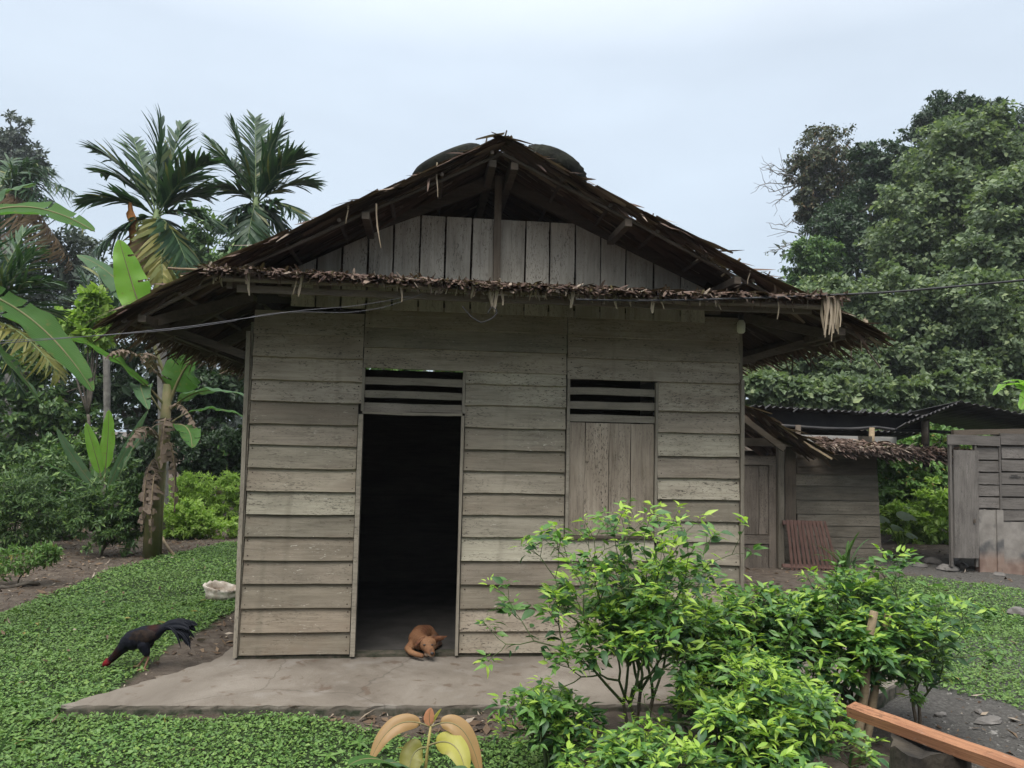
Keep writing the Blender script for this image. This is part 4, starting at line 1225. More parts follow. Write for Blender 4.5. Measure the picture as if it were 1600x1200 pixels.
def tree(name, label, px, Y, lobes_px, per, size, mat, seed, trunk_r=.12, cat='tree', group=None, tmpl=LEAF4, asp=.55, bark='bark', droop=.2, twigs=5, shell=.40, clump=44, spread=.125, flat=.85, depth=1.0, crown='crown'):
    """lobes given as photo x, photo y, photo radius, depth offset; each becomes a real ellipsoid of foliage"""
    r = np.random.default_rng(seed)
    b = at(px, 700, Y); base = np.array([b[0], Y, float(gh(b[0], Y))-.05])
    lobes = []
    for q in lobes_px:
        C = at(q[0], q[1], Y+(q[3] if len(q) > 3 else 0)); rr = q[2]/1200.0*depth_of(C)
        lobes.append((C-base, np.array([rr, rr*depth, rr*flat])))
    root = empty(name, base)
    tag(root, label, cat, group)
    VF, cl = crown_leaves(r, lobes, per, size, tmpl, droop, shell, clump, asp, spread)
    leaf_obj(crown, VF, M[mat], root, smooth=False)
    if trunk_r:
        low = min(lobes, key=lambda q: q[0][2])[0]; topz = max(q[0][2] for q in lobes)
        mean = np.mean([q[0] for q in lobes], 0)
        fork = np.array([mean[0]*.6, mean[1]*.6, max(.15, low[2]*.6)])
        tb = MB()
        V, F = tube(bez((0, 0, 0), (fork[0]*.1, fork[1]*.1, fork[2]*.6), fork, 7)+np.concatenate([[[0, 0, 0]], r.normal(0, trunk_r*.25, (5, 3)), [[0, 0, 0]]]), np.linspace(trunk_r, trunk_r*.7, 7), 8)
        tb.add(V, F)
        for (C, rad), ce in zip(lobes, cl):
            mid = (fork+C)/2+np.array([0, 0, -.15*np.linalg.norm(C-fork)])
            V, F = tube(bez(fork, mid, C, 6), np.linspace(trunk_r*.55, trunk_r*.22, 6), 6); tb.add(V, F)
            for e in ce[:twigs]:
                V, F = tube(wander(C, e, 4, .05*np.linalg.norm(rad)/1.7, r), np.linspace(trunk_r*.2, trunk_r*.05, 4), 5); tb.add(V, F)
        tb.build('trunk', M[bark], root, smooth=True)
    return root

GR, GL = 'trees on the hillside beyond the sheds', 'trees behind the banana plants'
tree('hillside_tree', 'dark epiphyte-draped tree with bare twigs reaching over the sky', 1290, 24, [(1290, 232, 42), (1262, 262, 34), (1312, 268, 40, 1), (1335, 285, 40, 1), (1272, 300, 30), (1262, 330, 22), (1320, 330, 46, 1), (1300, 360, 40, 1)], 2600, .15, 'lf_olive', 101, .22, group=GR, droop=.6, bark='bark_grey', twigs=14)
tree('hillside_tree', 'dark glossy tree behind the epiphyte tree on the hillside', 1390, 22, [(1395, 272, 46), (1360, 320, 52), (1420, 300, 50), (1330, 370, 46), (1290, 410, 40), (1270, 455, 38), (1400, 370, 60), (1345, 440, 60), (1310, 350, 46), (1370, 250, 34)], 3600, .16, 'lf_dark', 102, .25, group=GR)
tree('hillside_tree', 'tall dark-topped tree rising highest on the hillside skyline', 1490, 23, [(1478, 172, 30), (1455, 190, 26), (1505, 168, 24), (1500, 200, 40), (1450, 230, 36), (1545, 180, 28), (1590, 205, 40), (1575, 240, 40)], 2600, .15, 'lf_dark', 103, .22, group=GR, bark='bark_grey', twigs=8)
tree('hillside_tree', 'large broad-leaved pale green tree filling the hillside skyline', 1490, 17, [(1480, 245, 62), (1530, 215, 52), (1560, 270, 66), (1440, 310, 56), (1500, 330, 76), (1420, 390, 66), (1480, 420, 70)], 5400, .155, 'lf_broad', 104, .16, group=GR, asp=.8)
tree('hillside_tree', 'leafy pale tree at the edge of the hillside above the outhouse', 1610, 14, [(1590, 330, 66), (1640, 300, 80), (1610, 420, 80), (1560, 400, 60), (1650, 480, 80)], 4600, .145, 'lf_broad', 105, .14, group=GR, asp=.8)
tree('hillside_shrub', 'pale leafy hillside shrub right beside the thatch corner', 1330, 14, [(1300, 480, 56), (1350, 520, 66), (1260, 520, 50), (1290, 560, 60), (1230, 560, 46), (1200, 590, 40)], 4200, .13, 'lf_broad', 106, .08, 'shrub', GR, asp=.8)
tree('hillside_shrub', 'pale leafy hillside shrub above the tin roof of the shed', 1420, 13, [(1410, 470, 66), (1460, 520, 70), (1390, 560, 66), (1330, 590, 56), (1450, 590, 56)], 4200, .13, 'lf_broad', 107, .08, 'shrub', GR, asp=.8)
tree('hillside_shrub', 'pale leafy hillside shrub above the roof of the outhouse', 1540, 12, [(1530, 480, 66), (1560, 540, 70), (1500, 590, 60), (1580, 600, 60), (1620, 530, 60)], 4200, .13, 'lf_broad', 108, .08, 'shrub', GR, asp=.8)
tree('hillside_tree', 'dark tree filling the gap below the epiphyte tree', 1260, 19, [(1240, 470, 30), (1270, 440, 36), (1240, 530, 40), (1300, 500, 50), (1200, 560, 40), (1270, 400, 36), (1230, 590, 40)], 3000, .15, 'lf_mid', 109, .1, group=GR)
tree('hillside_shrub', 'low leafy shrub line right behind the shed roof', 1320, 10.5, [(1190, 608, 34), (1240, 618, 34), (1300, 622, 36), (1360, 622, 36), (1420, 618, 36), (1470, 612, 36), (1540, 612, 40)], 2600, .13, 'lf_broad', 113, .05, 'shrub', GR, asp=.8)
tree('hedge_shrub', 'dark glossy shrub seen between shed and outhouse', 1420, 8.5, [(1400, 715, 42), (1440, 740, 46), (1390, 770, 44), (1470, 690, 40), (1430, 790, 44)], 2600, .11, 'lf_weed', 110, .05, 'shrub')
tree('hedge_shrub', 'bright green shrub low between shed and outhouse', 1450, 7.6, [(1470, 790, 40), (1450, 830, 36), (1400, 815, 30), (1480, 840, 30)], 2200, .09, 'lf_light', 111, .04, 'shrub')
tree('hedge_shrub', 'leafy yellow-green shrub top under the shed tin roof', 1420, 9.5, [(1400, 690, 36), (1450, 705, 40), (1380, 730, 36), (1480, 740, 40), (1500, 680, 40)], 1800, .12, 'lf_weed', 112, .05, 'shrub')
# bare twigs of the epiphyte tree
tw = MB()
r = np.random.default_rng(5)
for (a_, b_) in (((1285, 275), (1196, 287)), ((1260, 278), (1210, 258)), ((1262, 282), (1202, 300)), ((1250, 285), (1215, 312)), ((1240, 275), (1203, 270)), ((1290, 350), (1218, 350)), ((1300, 380), (1215, 358)), ((1290, 400), (1228, 385)), ((1280, 405), (1220, 380))):
    p0, p1 = at(*a_, 24), at(*b_, 24)
    P = wander(p0, p1, 7, .10, r)
    V, F = tube(P, np.linspace(.05, .010, 7), 5); tw.add(V, F)
    for k in range(9):
        i = r.integers(2, 7); q = P[i]+r.normal(0, .32, 3)+[-.25, 0, .05]
        V, F = tube(wander(P[i], q, 4, .05, r), (.016, .012, .009, .006), 4); tw.add(V, F)
et = bpy.data.objects['hillside_tree']
o = tw.build('bare_twigs', M['bark_grey'], None, True)
o.parent = et; o.location = tuple(-np.array(et.location))

tree('far_tree', 'far grey-green tree standing alone against the sky past the palms', 10, 38, [(18, 210, 36), (-20, 230, 50), (30, 250, 38), (50, 262, 26), (0, 275, 50)], 1300, .24, 'lf_far', 120, .3, group=GL, bark='bark_grey', twigs=8)
tree('dense_tree', 'dark tree whose crown fills the space between the areca palms', 330, 17, [(325, 375, 46), (350, 415, 50), (300, 430, 54), (380, 440, 50)], 1700, .17, 'lf_mid', 121, .14, group=GL)
tree('dense_tree', 'dark background tree behind the far coconut fronds', 90, 22, [(120, 400, 56), (60, 420, 60), (160, 440, 60), (20, 460, 66), (100, 480, 66)], 1800, .19, 'lf_far', 122, .2, group=GL)
tree('dense_tree', 'very dark tree standing behind the tall banana plant', 240, 13, [(200, 540, 66), (270, 560, 60), (150, 580, 60), (330, 580, 60), (210, 640, 60), (300, 650, 56), (360, 610, 46)], 2000, .15, 'lf_dark', 123, .12, group=GL)
tree('dense_tree', 'dark leafy tree at the edge behind the hanging banana leaf', 40, 12, [(40, 560, 66), (90, 620, 60), (10, 650, 66), (120, 680, 56), (50, 700, 60)], 2000, .14, 'lf_mid', 124, .12, group=GL)
tree('young_tree', 'young tree with bright lime leaves in front of dark palms', 150, 8.5, [(150, 465, 16), (138, 490, 20), (160, 500, 20), (120, 510, 22), (150, 525, 24), (100, 500, 18)], 330, .13, 'lf_light', 125, .04, tmpl=LEAF6, asp=.6, clump=6)
GW = 'undergrowth shrubs along the lawn'
tree('shrub', 'feathery grey-green shrub at the edge of the lawn', 30, 6.0, [(30, 770, 46), (-10, 790, 50), (60, 800, 40), (20, 830, 44)], 2600, .07, 'lf_mid', 130, .03, 'shrub', GW, asp=.28)
tree('shrub', 'fine-leaved cassava shrub around the coconut seedling', 165, 5.6, [(170, 790, 40), (210, 800, 38), (130, 800, 36), (180, 830, 34), (215, 760, 26)], 2200, .075, 'lf_mid', 131, .03, 'shrub', GW, asp=.32)
tree('shrub', 'bright green weeds beside the house wall behind the lawn', 330, 9.5, [(330, 770, 34), (300, 790, 32), (355, 800, 32), (320, 820, 30), (290, 760, 22), (370, 760, 26)], 2600, .075, 'lf_light', 132, .02, 'shrub', GW, asp=.3)
tree('shrub', 'leafy green weeds between the banana stem and the wall', 290, 7.6, [(285, 800, 26), (310, 815, 26), (280, 830, 24), (345, 830, 26)], 1800, .07, 'lf_light', 133, .02, 'shrub', GW, asp=.4)
tree('shrub', 'low pale weed growing from the dry litter', 40, 3.4, [(30, 872, 26), (60, 868, 20), (5, 880, 26), (80, 862, 14)], 420, .06, 'lf_weed', 134, .012, 'shrub', GW, asp=.32, clump=8)
tree('shrub', 'leafy dark shrub in the shade left of the cassava', 90, 7.5, [(90, 740, 40), (60, 780, 40), (110, 790, 36), (100, 830, 34)], 1900, .085, 'lf_mid', 135, .03, 'shrub', GW, asp=.4)
tree('dense_tree', 'tree behind the house glimpsed through the vent over the door', 650, 15, [(600, 575, 40), (680, 570, 46), (640, 600, 46), (720, 585, 40)], 1200, .17, 'lf_weed', 140, .1, group=GL)
tree('shrub', 'dark shrub filling the shade behind the banana stem', 260, 11, [(250, 700, 40), (300, 710, 36), (350, 700, 36), (380, 690, 30), (210, 720, 40), (320, 740, 34), (370, 740, 30)], 1800, .11, 'lf_dark', 141, .03, 'shrub', GW)
tree('shrub', 'dark shrub in the shade behind the coconut seedling', 130, 10, [(120, 720, 40), (60, 730, 44), (170, 740, 40), (20, 740, 44), (140, 770, 36)], 1800, .11, 'lf_mid', 142, .03, 'shrub', GW)
tree('shrub', 'rank green weeds at the foot of the hillside behind the shed', 1420, 11, [(1390, 800, 30), (1440, 810, 34), (1480, 800, 34), (1410, 840, 28), (1470, 850, 24)], 1600, .11, 'lf_weed', 143, .03, 'shrub')
# a mass of woods closing the view far behind
r = np.random.default_rng(77)
parts = []
for i in range(46):
    x = -46+i*2.6+r.uniform(-1, 1); y = 42+r.uniform(-4, 6) if x < 14 else 34+r.uniform(-4, 6)
    if -3 < x < 9: y += 6
    h = r.uniform(4.5, 6.5)+(2.0 if x > 16 else 0)
    z0 = float(gh(x, y))
    for k in range(3):
        C = np.array([x+r.uniform(-1, 1), y+r.uniform(-1, 1), z0+h*(.25+.27*k)]); rad = np.array([2.3, 2.0, 1.9])
        VF, _ = crown_leaves(r, [(C, rad)], 420, .42, LEAF4)
        parts.append(VF)
for i in range(30):                       # unseen trees added behind the camera to block low sky light
    q = math.pi*(1.02+.96*i/29); x, y = 2+19*math.cos(q)+r.uniform(-1, 1), -4+17*math.sin(q)+r.uniform(-1, 1)
    for k in range(3):
        C = np.array([x+r.uniform(-1, 1), y+r.uniform(-1, 1), 1.4+2.3*k+r.uniform(-.4, .4)])
        parts.append(crown_leaves(r, [(C, np.array([2.2, 1.8, 1.8]))], 380, .45, LEAF4)[0])
w = leaf_obj('woods', merge(parts), M['lf_far'], None, smooth=False)
tag(w, 'dark woods far behind, plus unseen trees added behind the camera for shade', 'woods', kind='stuff')

# ------------------------------------------------------------------ palms and bananas
def frond(P, L, w, n, mat, parent, name='frond', droop=.35, lift=.25, r=None, base=.12, rach=.018, fwd=.55):
    """feather frond on the midrib points P; parent-space coordinates"""
    r = r or rng
    P = np.asarray(P, float)
    t = np.linspace(0, 1, len(P)); tt = np.linspace(base, 1, n)
    Q = np.stack([np.interp(tt, t, P[:, i]) for i in range(3)], 1)
    T = unit(np.stack([np.interp(tt, t, np.gradient(P, axis=0)[:, i]) for i in range(3)], 1))
    S = unit(np.cross(T, [0, 0, 1.0])); U = np.cross(S, T)
    prof = L*np.clip(np.sin(np.pi*np.clip(.12+.80*(tt-base)/(1-base), 0, 1))**.7, .25, 1)
    parts = []
    for sg in (-1, 1):
        D = S*sg*1.0+T*(fwd+.9*tt[:, None]**2)+U*(lift+r.normal(0, .16, (n, 1)))+r.normal(0, .10, (n, 3))
        N = U+S*sg*-.35+r.normal(0, .35, (n, 3))
        parts.append(scatter(BLADE, Q, D, N, prof*r.uniform(.85, 1.1, n), w*r.uniform(.7, 1.1, n), droop*r.uniform(.5, 1.4, n)))
    o = leaf_obj(name, merge(parts), M[mat], parent, smooth=False)
    V, F = tube(P, np.linspace(rach, rach*.25, len(P)), 5)
    obj('midrib', V, F, M['palm_stem'] if 'dead' not in mat else M['stake'], o, True)
    return o

def palm(name, label, base_px, Y, crown_px, ends, L, w, n, seed, trunk_r, dead=(), group=None, yellow=(), sheath=True, ring=True, droop=.3, up=.25):
    r = np.random.default_rng(seed)
    b = at(base_px, 700, Y); base = np.array([b[0], Y, float(gh(b[0], Y))-.03])
    C = at(*crown_px, Y)-base
    root = empty(name, base); tag(root, label, 'palm', group)
    P = bez((0, 0, 0), (C[0]*.3, C[1]*.3, C[2]*.55), C-[0, 0, .45], 14)
    rad = trunk_r*(1+.04*np.sin(np.arange(14)*2.1)); rad[0] *= 1.25
    V, F = tube(P, rad, 10); obj('trunk', V, F, M['bark_grey'], root, True)
    if sheath:
        V, F = tube(np.array([C-[0, 0, .5], C-[0, 0, .35], C-[0, 0, .1], C+[0, 0, .12]]), (trunk_r*1.0, trunk_r*1.35, trunk_r*1.1, trunk_r*.4), 10)
        obj('crownshaft', V, F, M['palm_stem'], root, True)
    for i, e in enumerate(ends):
        E_ = at(e[0], e[1], Y+(e[2] if len(e) > 2 else 0))-base
        v = (E_-C)*(.88 if sheath else 1.0); E_ = C+v; ln = np.linalg.norm(v)
        mid = C+v*.45+np.array([0, 0, up*ln*(1.0 if v[2] < ln*.75 else .2)])
        mat = 'palm_dead' if i in dead else ('palm_yellow' if i in yellow else 'palm')
        frond(bez(C+v*.02, mid, E_, 9), L*(.8 if i in dead else 1), w, n, mat, root, r=r, fwd=.95 if sheath else .55, droop=droop*(2.2 if i in dead else 1), lift=.35 if v[2] > 0 else .05)
    return root
GA = 'areca palms behind the house'
pa1 = palm('areca_palm', 'areca palm with orange flower sheath rising over the thatch corner', 262, 8, (245, 338),
     [(250, 168), (288, 182, .5), (205, 205, .8), (138, 222), (118, 312, -.4), (150, 262, .9), (335, 240, -.6), (330, 300, .4), (345, 345, -.3), (140, 395, -.5), (300, 425, -.6), (215, 440, -.8), (255, 450, -.9), (185, 470, -.6), (310, 275, .9), (270, 420, .6)], .66, .075, 34, 201, .085, dead=(11, 13), group=GA, yellow=(12,))
palm('areca_palm', 'areca palm whose stiff fan of fronds touches the roof edge', 400, 9.5, (400, 318),
     [(360, 182), (398, 170, .6), (445, 182), (482, 232, -.4), (500, 285, .4), (478, 340, -.5), (325, 212, .5), (322, 290, -.5), (345, 355, -.4), (430, 205, .8), (452, 372, .3), (385, 385, -.7), (340, 240, 1.0)], .68, .075, 34, 202, .085, group=GA, dead=())
C0 = at(203, 355, 7.8)-np.array(pa1.location)
V = []; F = []
rr_ = np.random.default_rng(12)
for i in range(13):
    t_ = i/12; ww = .075*math.sin(math.pi*min(1, t_*.9+.12))*(1+.35*(i % 2))
    c_ = C0+np.array([.05*t_+.04*math.sin(t_*3), -.08, .42-.80*t_])
    V += [c_+[-ww*rr_.uniform(.6, 1.2), 0, 0], c_+[0, -.05, 0], c_+[ww*rr_.uniform(.6, 1.2), .0, 0]]
for i in range(12): F += [(i*3, i*3+1, i*3+4, i*3+3), (i*3+1, i*3+2, i*3+5, i*3+4)]
o = obj('flower_sheath', V, F, M['orange'], pa1, True)
palm('coconut_palm', 'far coconut palm with drooping and browned fronds', -10, 20, (-5, 300), [(70, 262), (112, 300), (128, 352), (100, 395), (60, 330, 2), (-60, 260), (40, 400), (115, 415, 1), (20, 250, 1)], .9, .075, 40, 203, .14, dead=(3, 7), sheath=False, droop=.8, up=.35)
palm('young_palm', 'young dark palm with long fronds beside the hanging banana leaf', -40, 5.2, (-30, 500), [(52, 395), (78, 440), (62, 520, .5), (92, 585, -.4), (30, 610), (40, 360, .5), (85, 490, 1), (-20, 380)], .55, .045, 34, 204, .07, sheath=False, yellow=(3,), droop=.45)
palm('young_palm', 'young fan-like palm low behind the lime leaved tree', 170, 11, (168, 520), [(130, 430), (160, 420), (195, 440), (110, 470), (215, 480), (100, 520), (150, 410, 1), (185, 425, 1)], .55, .06, 26, 205, .07, sheath=False)

def banana_leaf(P, W, mat, parent, base, side=None, fold=.25, torn=0.0, r=None, name='leaf', stalk=.12, wave=.04, n=26, rib=True, tears=0):
    """P: midrib control points in the world; a lamina with ribs, ruffled edge and (torn) split strips"""
    r = r or rng
    Q = bez(*P, n)-base if len(P) == 3 else np.asarray(P)-base
    T = unit(np.gradient(Q, axis=0))
    ref = np.array([0, 0, 1.0]) if side is None else np.asarray(side, float)
    S = unit(np.cross(T, ref)); U = np.cross(S, T)
    t = np.linspace(0, 1, n)
    w = W/2*np.clip(np.sin(np.pi*np.clip((t-stalk)/(1-stalk), 0, 1)**.75), 0, 1)**.55
    mb = MB()
    for sg in (-1, 1):
        ph = r.uniform(0, 6.28)
        if torn > 0:
            for q in range(int(stalk*n), n-1):
                if r.uniform() < .12: continue
                sag = torn*r.uniform(.3, 1.5); tw_ = r.normal(0, .5*torn); ww = .5*(w[q]+w[q+1])*r.uniform(.25, 1.25)+.01
                V = []
                for a_ in (0, .33, .66, 1.0):
                    bend = sag*a_; e = (1-.55*a_*a_)*.55
                    c_ = (Q[q]+Q[q+1])/2+S[q]*sg*ww*a_*math.cos(bend)-U[q]*ww*a_*math.sin(bend)+T[q]*tw_*ww*a_*a_+r.normal(0, .006, 3)
                    h_ = (Q[q+1]-Q[q])*e*r.uniform(.8, 1.3)
                    V += [c_-h_, c_+h_+U[q]*.01*r.normal()]
                mb.add(V, [(a_*2, a_*2+1, a_*2+3, a_*2+2) for a_ in range(3)])
        else:
            V = []
            for q in range(n):
                ruf = wave*math.sin(t[q]*22+ph)+wave*.6*math.sin(t[q]*41+ph*2)
                for a_ in (0, .35, .7, 1.0):
                    V.append(Q[q]+S[q]*sg*w[q]*a_+U[q]*(fold*w[q]*a_-1.1*fold*w[q]*a_**3+ruf*a_*w[q]*2))
            cut = {int(c) for c in r.integers(4, n-2, tears)} if tears else set()
            F = [(q*4+a_, q*4+a_+1, q*4+a_+5, q*4+a_+4) for q in range(n-1) for a_ in range(3) if not (q in cut and a_ >= 1)]
            mb.add(V, F)
    o = mb.build(name, M[mat], parent, True)
    if torn <= 0 and W > .14:
        ln = np.linalg.norm(np.diff(Q, axis=0), axis=1).sum()
        va = o.data.attributes.new('vein', 'FLOAT', 'POINT')
        va.data.foreach_set('value', np.tile((np.repeat(t, 4)*ln*420+np.tile([0, .35, .7, 1.0], n)*-14.0), 2).astype(np.float32))
    if not rib: return o
    V, F = tube(Q, np.linspace(.022, .004, n)*min(1.3, max(.05, W/.5)), 6)
    obj('midrib', V, F, M['banana_stem'] if 'dead' not in mat else M['stake'], o, True)
    return o

def banana(name, label, base, stem_pts, rad, leaves, seed, group=None, stemname='stem'):
    r = np.random.default_rng(seed)
    root = empty(name, base); tag(root, label, 'banana plant', group)
    if stem_pts is not None:
        V, F = tube(np.asarray(stem_pts)-base, rad, 12); obj(stemname, V, F, M['banana_stem'], root, True)
    for lf in leaves:
        P, W, mat, kw = lf
        banana_leaf(P, W, mat, root, base, r=r, **{**dict(tears=3, wave=.06, n=26 if kw.get('torn') else 70), **kw})
    return root
GB = 'banana plants at the edge of the lawn'
# tall plant by the corner of the house
Yb = 5.6
b0 = onground(236, 872); b0 = np.array([b0[0], b0[1], -.1]); Yb = b0[1]
A = lambda x, y, d=0: at(x, y, Yb+d)
banana('banana_plant', 'tall banana plant with tattered brown leaves hanging down its stem', b0, [b0, A(240, 780), A(256, 690), A(262, 600)], (.12, .10, .085, .06),
  [((A(262, 600), A(215, 480, -.3), A(186, 374, -.4)), .46, 'banana_new', dict(side=(.5, -1, .3), fold=.2, stalk=.35)),
   ((A(258, 590), A(215, 430, .2), A(120, 398, .4)), .42, 'banana_grey', dict(side=(.3, -.6, 1), fold=.3, stalk=.3)),
   ((A(265, 630), A(288, 560), A(318, 552, -.6)), .62, 'banana', dict(side=(.2, -1, .35), fold=.2, stalk=.15)),
   ((A(268, 640), A(310, 590, -.4), A(392, 622, -.5)), .36, 'banana_grey', dict(fold=.35, stalk=.15)),
   ((A(262, 640), A(190, 545, -.4), A(88, 520, -.8)), .40, 'banana', dict(fold=-.3, stalk=.2)),
   ((A(256, 650), A(200, 560, .3), A(232, 640, -.9)), .30, 'banana_grey', dict(fold=-.3, stalk=.2)),
   ((A(268, 660), A(320, 620, .3), A(390, 655, .2)), .34, 'banana', dict(fold=.3, stalk=.2)),
   ((A(268, 665), A(300, 655, -.5), A(300, 700, -.9)), .32, 'banana', dict(fold=-.3, stalk=.2)),
   ((A(250, 690), A(222, 655, -.2), A(186, 745, -.3)), .30, 'banana_grey', dict(fold=-.25, stalk=.2)),
   ((A(258, 690), A(262, 600, -.4), A(250, 730, -.4)), .34, 'banana_dead', dict(torn=.9)),
   ((A(252, 690), A(225, 640, -.3), A(198, 700, -.5)), .36, 'banana_dead', dict(torn=.7)),
   ((A(256, 700), A(275, 660, -.2), A(272, 800, -.3)), .34, 'banana_dead', dict(torn=1.0)),
   ((A(250, 720), A(226, 700, -.2), A(222, 830, -.3)), .36, 'banana_dead', dict(torn=1.0)),
   ((A(248, 740), A(236, 720, -.3), A(236, 850, -.35)), .30, 'banana_dead', dict(torn=1.0)),
   ((A(258, 600), A(200, 520, -.6), A(165, 560, -.8)), .26, 'banana_dead', dict(torn=.8)),
   ((A(256, 600), A(225, 530, -.6), A(228, 560, -1.0)), .24, 'banana_dead', dict(torn=.8)),
   ((A(262, 640), A(290, 610, -.3), A(312, 690, -.4)), .16, 'banana_dead', dict(torn=.8))], 301, GB)
b1 = np.array([*at(252, 700, Yb+.25)[:2], -.1])
V, F = tube([b1, at(248, 790, Yb+.25), at(254, 735, Yb+.25)], (.085, .07, .055), 10)
o = tag(obj('cut_banana_stem', V-b1, F, M['banana_stem'], None, True, loc=b1), 'cut yellowish banana stem standing against the tall banana plant', 'banana stem')
V, F = tube(np.array([at(254, 737, Yb+.25), at(250, 700, Yb+.22)])-b1, (.05, .02), 8); obj('cut_tip', V, F, M['orange'], o, True)
# plant out at the edge whose big leaves hang into view
b2 = np.array([*at(-150, 700, .9)[:2], -.1])
B = lambda x, y, d=0: at(x, y, .9+d)
banana('banana_plant', 'banana plant reaching two broad arching leaves in from the picture edge', b2, [b2, B(-140, 600), B(-120, 420)], (.13, .11, .07),
  [((B(-120, 420), B(-10, 262, -.2), B(148, 362, -.3)), .44, 'banana', dict(side=(.0, -.55, 1), fold=-.35, stalk=.15, wave=.03)),
   ((B(-120, 420), B(-40, 300, .5), B(56, 288, .8)), .40, 'banana_grey', dict(fold=.3, stalk=.15)),
   ((B(-120, 440), B(40, 440, -.2), B(146, 612, -.3)), .36, 'banana', dict(side=(-.1, -.35, 1), fold=-.55, stalk=.12, wave=.05)),
   ((B(-120, 450), B(0, 520, .5), B(70, 640, .6)), .34, 'banana_grey', dict(fold=-.4)),
   ((B(-120, 430), B(-150, 250, .3), B(-260, 330, .2)), .45, 'banana', dict(fold=.3)),
   ((B(-120, 430), B(-200, 380, -.8), B(-300, 520, -.9)), .45, 'banana', dict(fold=.3))], 302, GB)
# small far banana and the tip of one by the outhouse
b3 = np.array([*at(345, 700, 12)[:2], -.1]); b3[2] = float(gh(b3[0], b3[1]))
D_ = lambda x, y, d=0: at(x, y, 12+d)
banana('banana_plant', 'small banana plant among the weeds close to the house wall', b3, [b3, D_(345, 735)], (.08, .05),
  [((D_(345, 735), D_(338, 700), D_(328, 690)), .28, 'banana', dict(side=(0, -1, .3))), ((D_(345, 735), D_(355, 715), D_(375, 722)), .25, 'banana', {}), ((D_(345, 735), D_(335, 715), D_(318, 728)), .22, 'banana_grey', {}), ((D_(345, 735), D_(352, 700), D_(350, 688)), .2, 'banana', dict(side=(0, -1, .3)))], 303, GB)
b4 = np.array([*at(1640, 700, 7)[:2], -.1])
G_ = lambda x, y, d=0: at(x, y, 7+d)
banana('banana_plant', 'banana plant showing light green leaf tips over the outhouse roof', b4, [b4, G_(1640, 680), G_(1635, 640)], (.11, .08, .06),
  [((G_(1635, 640), G_(1585, 570), G_(1552, 618)), .34, 'banana_new', dict(fold=-.3)), ((G_(1635, 640), G_(1610, 600), G_(1594, 640, -.3)), .34, 'banana_new', dict(side=(0, -1, .4))), ((G_(1635, 640), G_(1610, 580), G_(1566, 598)), .2, 'banana_new', dict(fold=.3)), ((G_(1635, 640), G_(1660, 560), G_(1720, 600)), .4, 'banana', {})], 304, GB)

# coconut seedling with broad undivided leaves
cs = np.array([*onground(160, 850)[:2], -.1]); Yc = cs[1]
S_ = lambda x, y, d=0: at(x, y, Yc+d)
root = empty('coconut_seedling', cs); tag(root, 'coconut seedling with two upright lime green pleated leaves', 'palm')
for P, W, mat, kw in (((S_(162, 760), S_(150, 710), S_(134, 660)), .20, 'banana_new', dict(side=(.3, -1, .2), stalk=.2)), ((S_(162, 760), S_(170, 690), S_(170, 640)), .24, 'banana_new', dict(side=(-.2, -1, .1), stalk=.2)),
                      ((S_(160, 775), S_(120, 730), S_(88, 668)), .16, 'banana_grey', dict(side=(.3, -1, .4))), ((S_(160, 775), S_(110, 740, -.3), S_(66, 722, -.4)), .22, 'banana', dict(fold=.4)),
                      ((S_(162, 780), S_(185, 720), S_(232, 640)), .14, 'banana_grey', dict(side=(.2, -1, .5))), ((S_(160, 790), S_(110, 770, -.4), S_(70, 760, -.5)), .18, 'banana', {}),
                      ((S_(160, 800), S_(110, 780, -.5), S_(70, 838, -.6)), .10, 'banana_grey', dict(fold=.4)), ((S_(160, 790), S_(100, 775, -.3), S_(66, 800, -.4)), .10, 'banana_grey', dict(fold=.4)), ((S_(164, 780), S_(190, 730, -.3), S_(212, 772, -.5)), .18, 'banana', {}), ((S_(162, 765), S_(155, 720, .3), S_(140, 735, .4)), .26, 'banana', dict(side=(0, -1, .5)))):
    banana_leaf(P, W, mat, root, cs, **kw)
V, F = tube(np.array([cs, S_(161, 790), S_(162, 755)])-cs, (.06, .05, .03), 8); obj('stem', V, F, M['bark'], root, True)
# ------------------------------------------------------------------ lawn, litter
r = np.random.default_rng(21)
def lawn_pts(x0, x1, y0, y1, dens):
    n = int((x1-x0)*(y1-y0)*dens)
    x = r.uniform(x0, x1, n); y = r.uniform(y0, y1, n)
    k = (lawn_density(x, y) > .5) & (r.uniform(0, 1, n) < .72+.45*vnoise(x, y, 4, 9)+.35*vnoise(x, y, 1.3, 19))
    k &= ~((x > -.02) & (x < 4.1) & (y > -1.0))
    return x[k], y[k]
X, Y_ = [], []
for q in ((-4.8, 2.4, -2.6, -.4, 6800), (-4.6, 0, -.4, 2.5, 5200), (-4.2, 0, 2.5, 7, 3000), (4.5, 9.5, -1.6, 1.2, 4000), (5.0, 11.5, 1.2, 5.0, 2600), (2.0, 5.2, -2.2, -1.25, 300)):
    a_, b_ = lawn_pts(*q); X.append(a_); Y_.append(b_)
X = np.concatenate(X); Y_ = np.concatenate(Y_); n = len(X)
hgt = .030+.022*vnoise(X, Y_, 3.1, 15)+.014*vnoise(X, Y_, 9, 16)
Z = gh(X, Y_)+r.uniform(.15, 1, n)*np.clip(hgt, .008, .08)
dist = np.hypot(X-CAM[0], Y_-CAM[1])
L = r.lognormal(-3.75, .30, n)*(.75+dist*.03)
D = np.stack([r.normal(0, 1, n), r.normal(0, 1, n), r.normal(.1, .35, n)], 1)
N = np.stack([r.normal(0, .45, n), r.normal(-.1, .45, n), np.ones(n)], 1)
lawn = leaf_obj('grass', scatter(LEAF4, np.stack([X, Y_, Z], 1), D, N, L, L*r.uniform(.5, .8, n), r.uniform(0, .4, n)), M['lawn'], None, smooth=False)
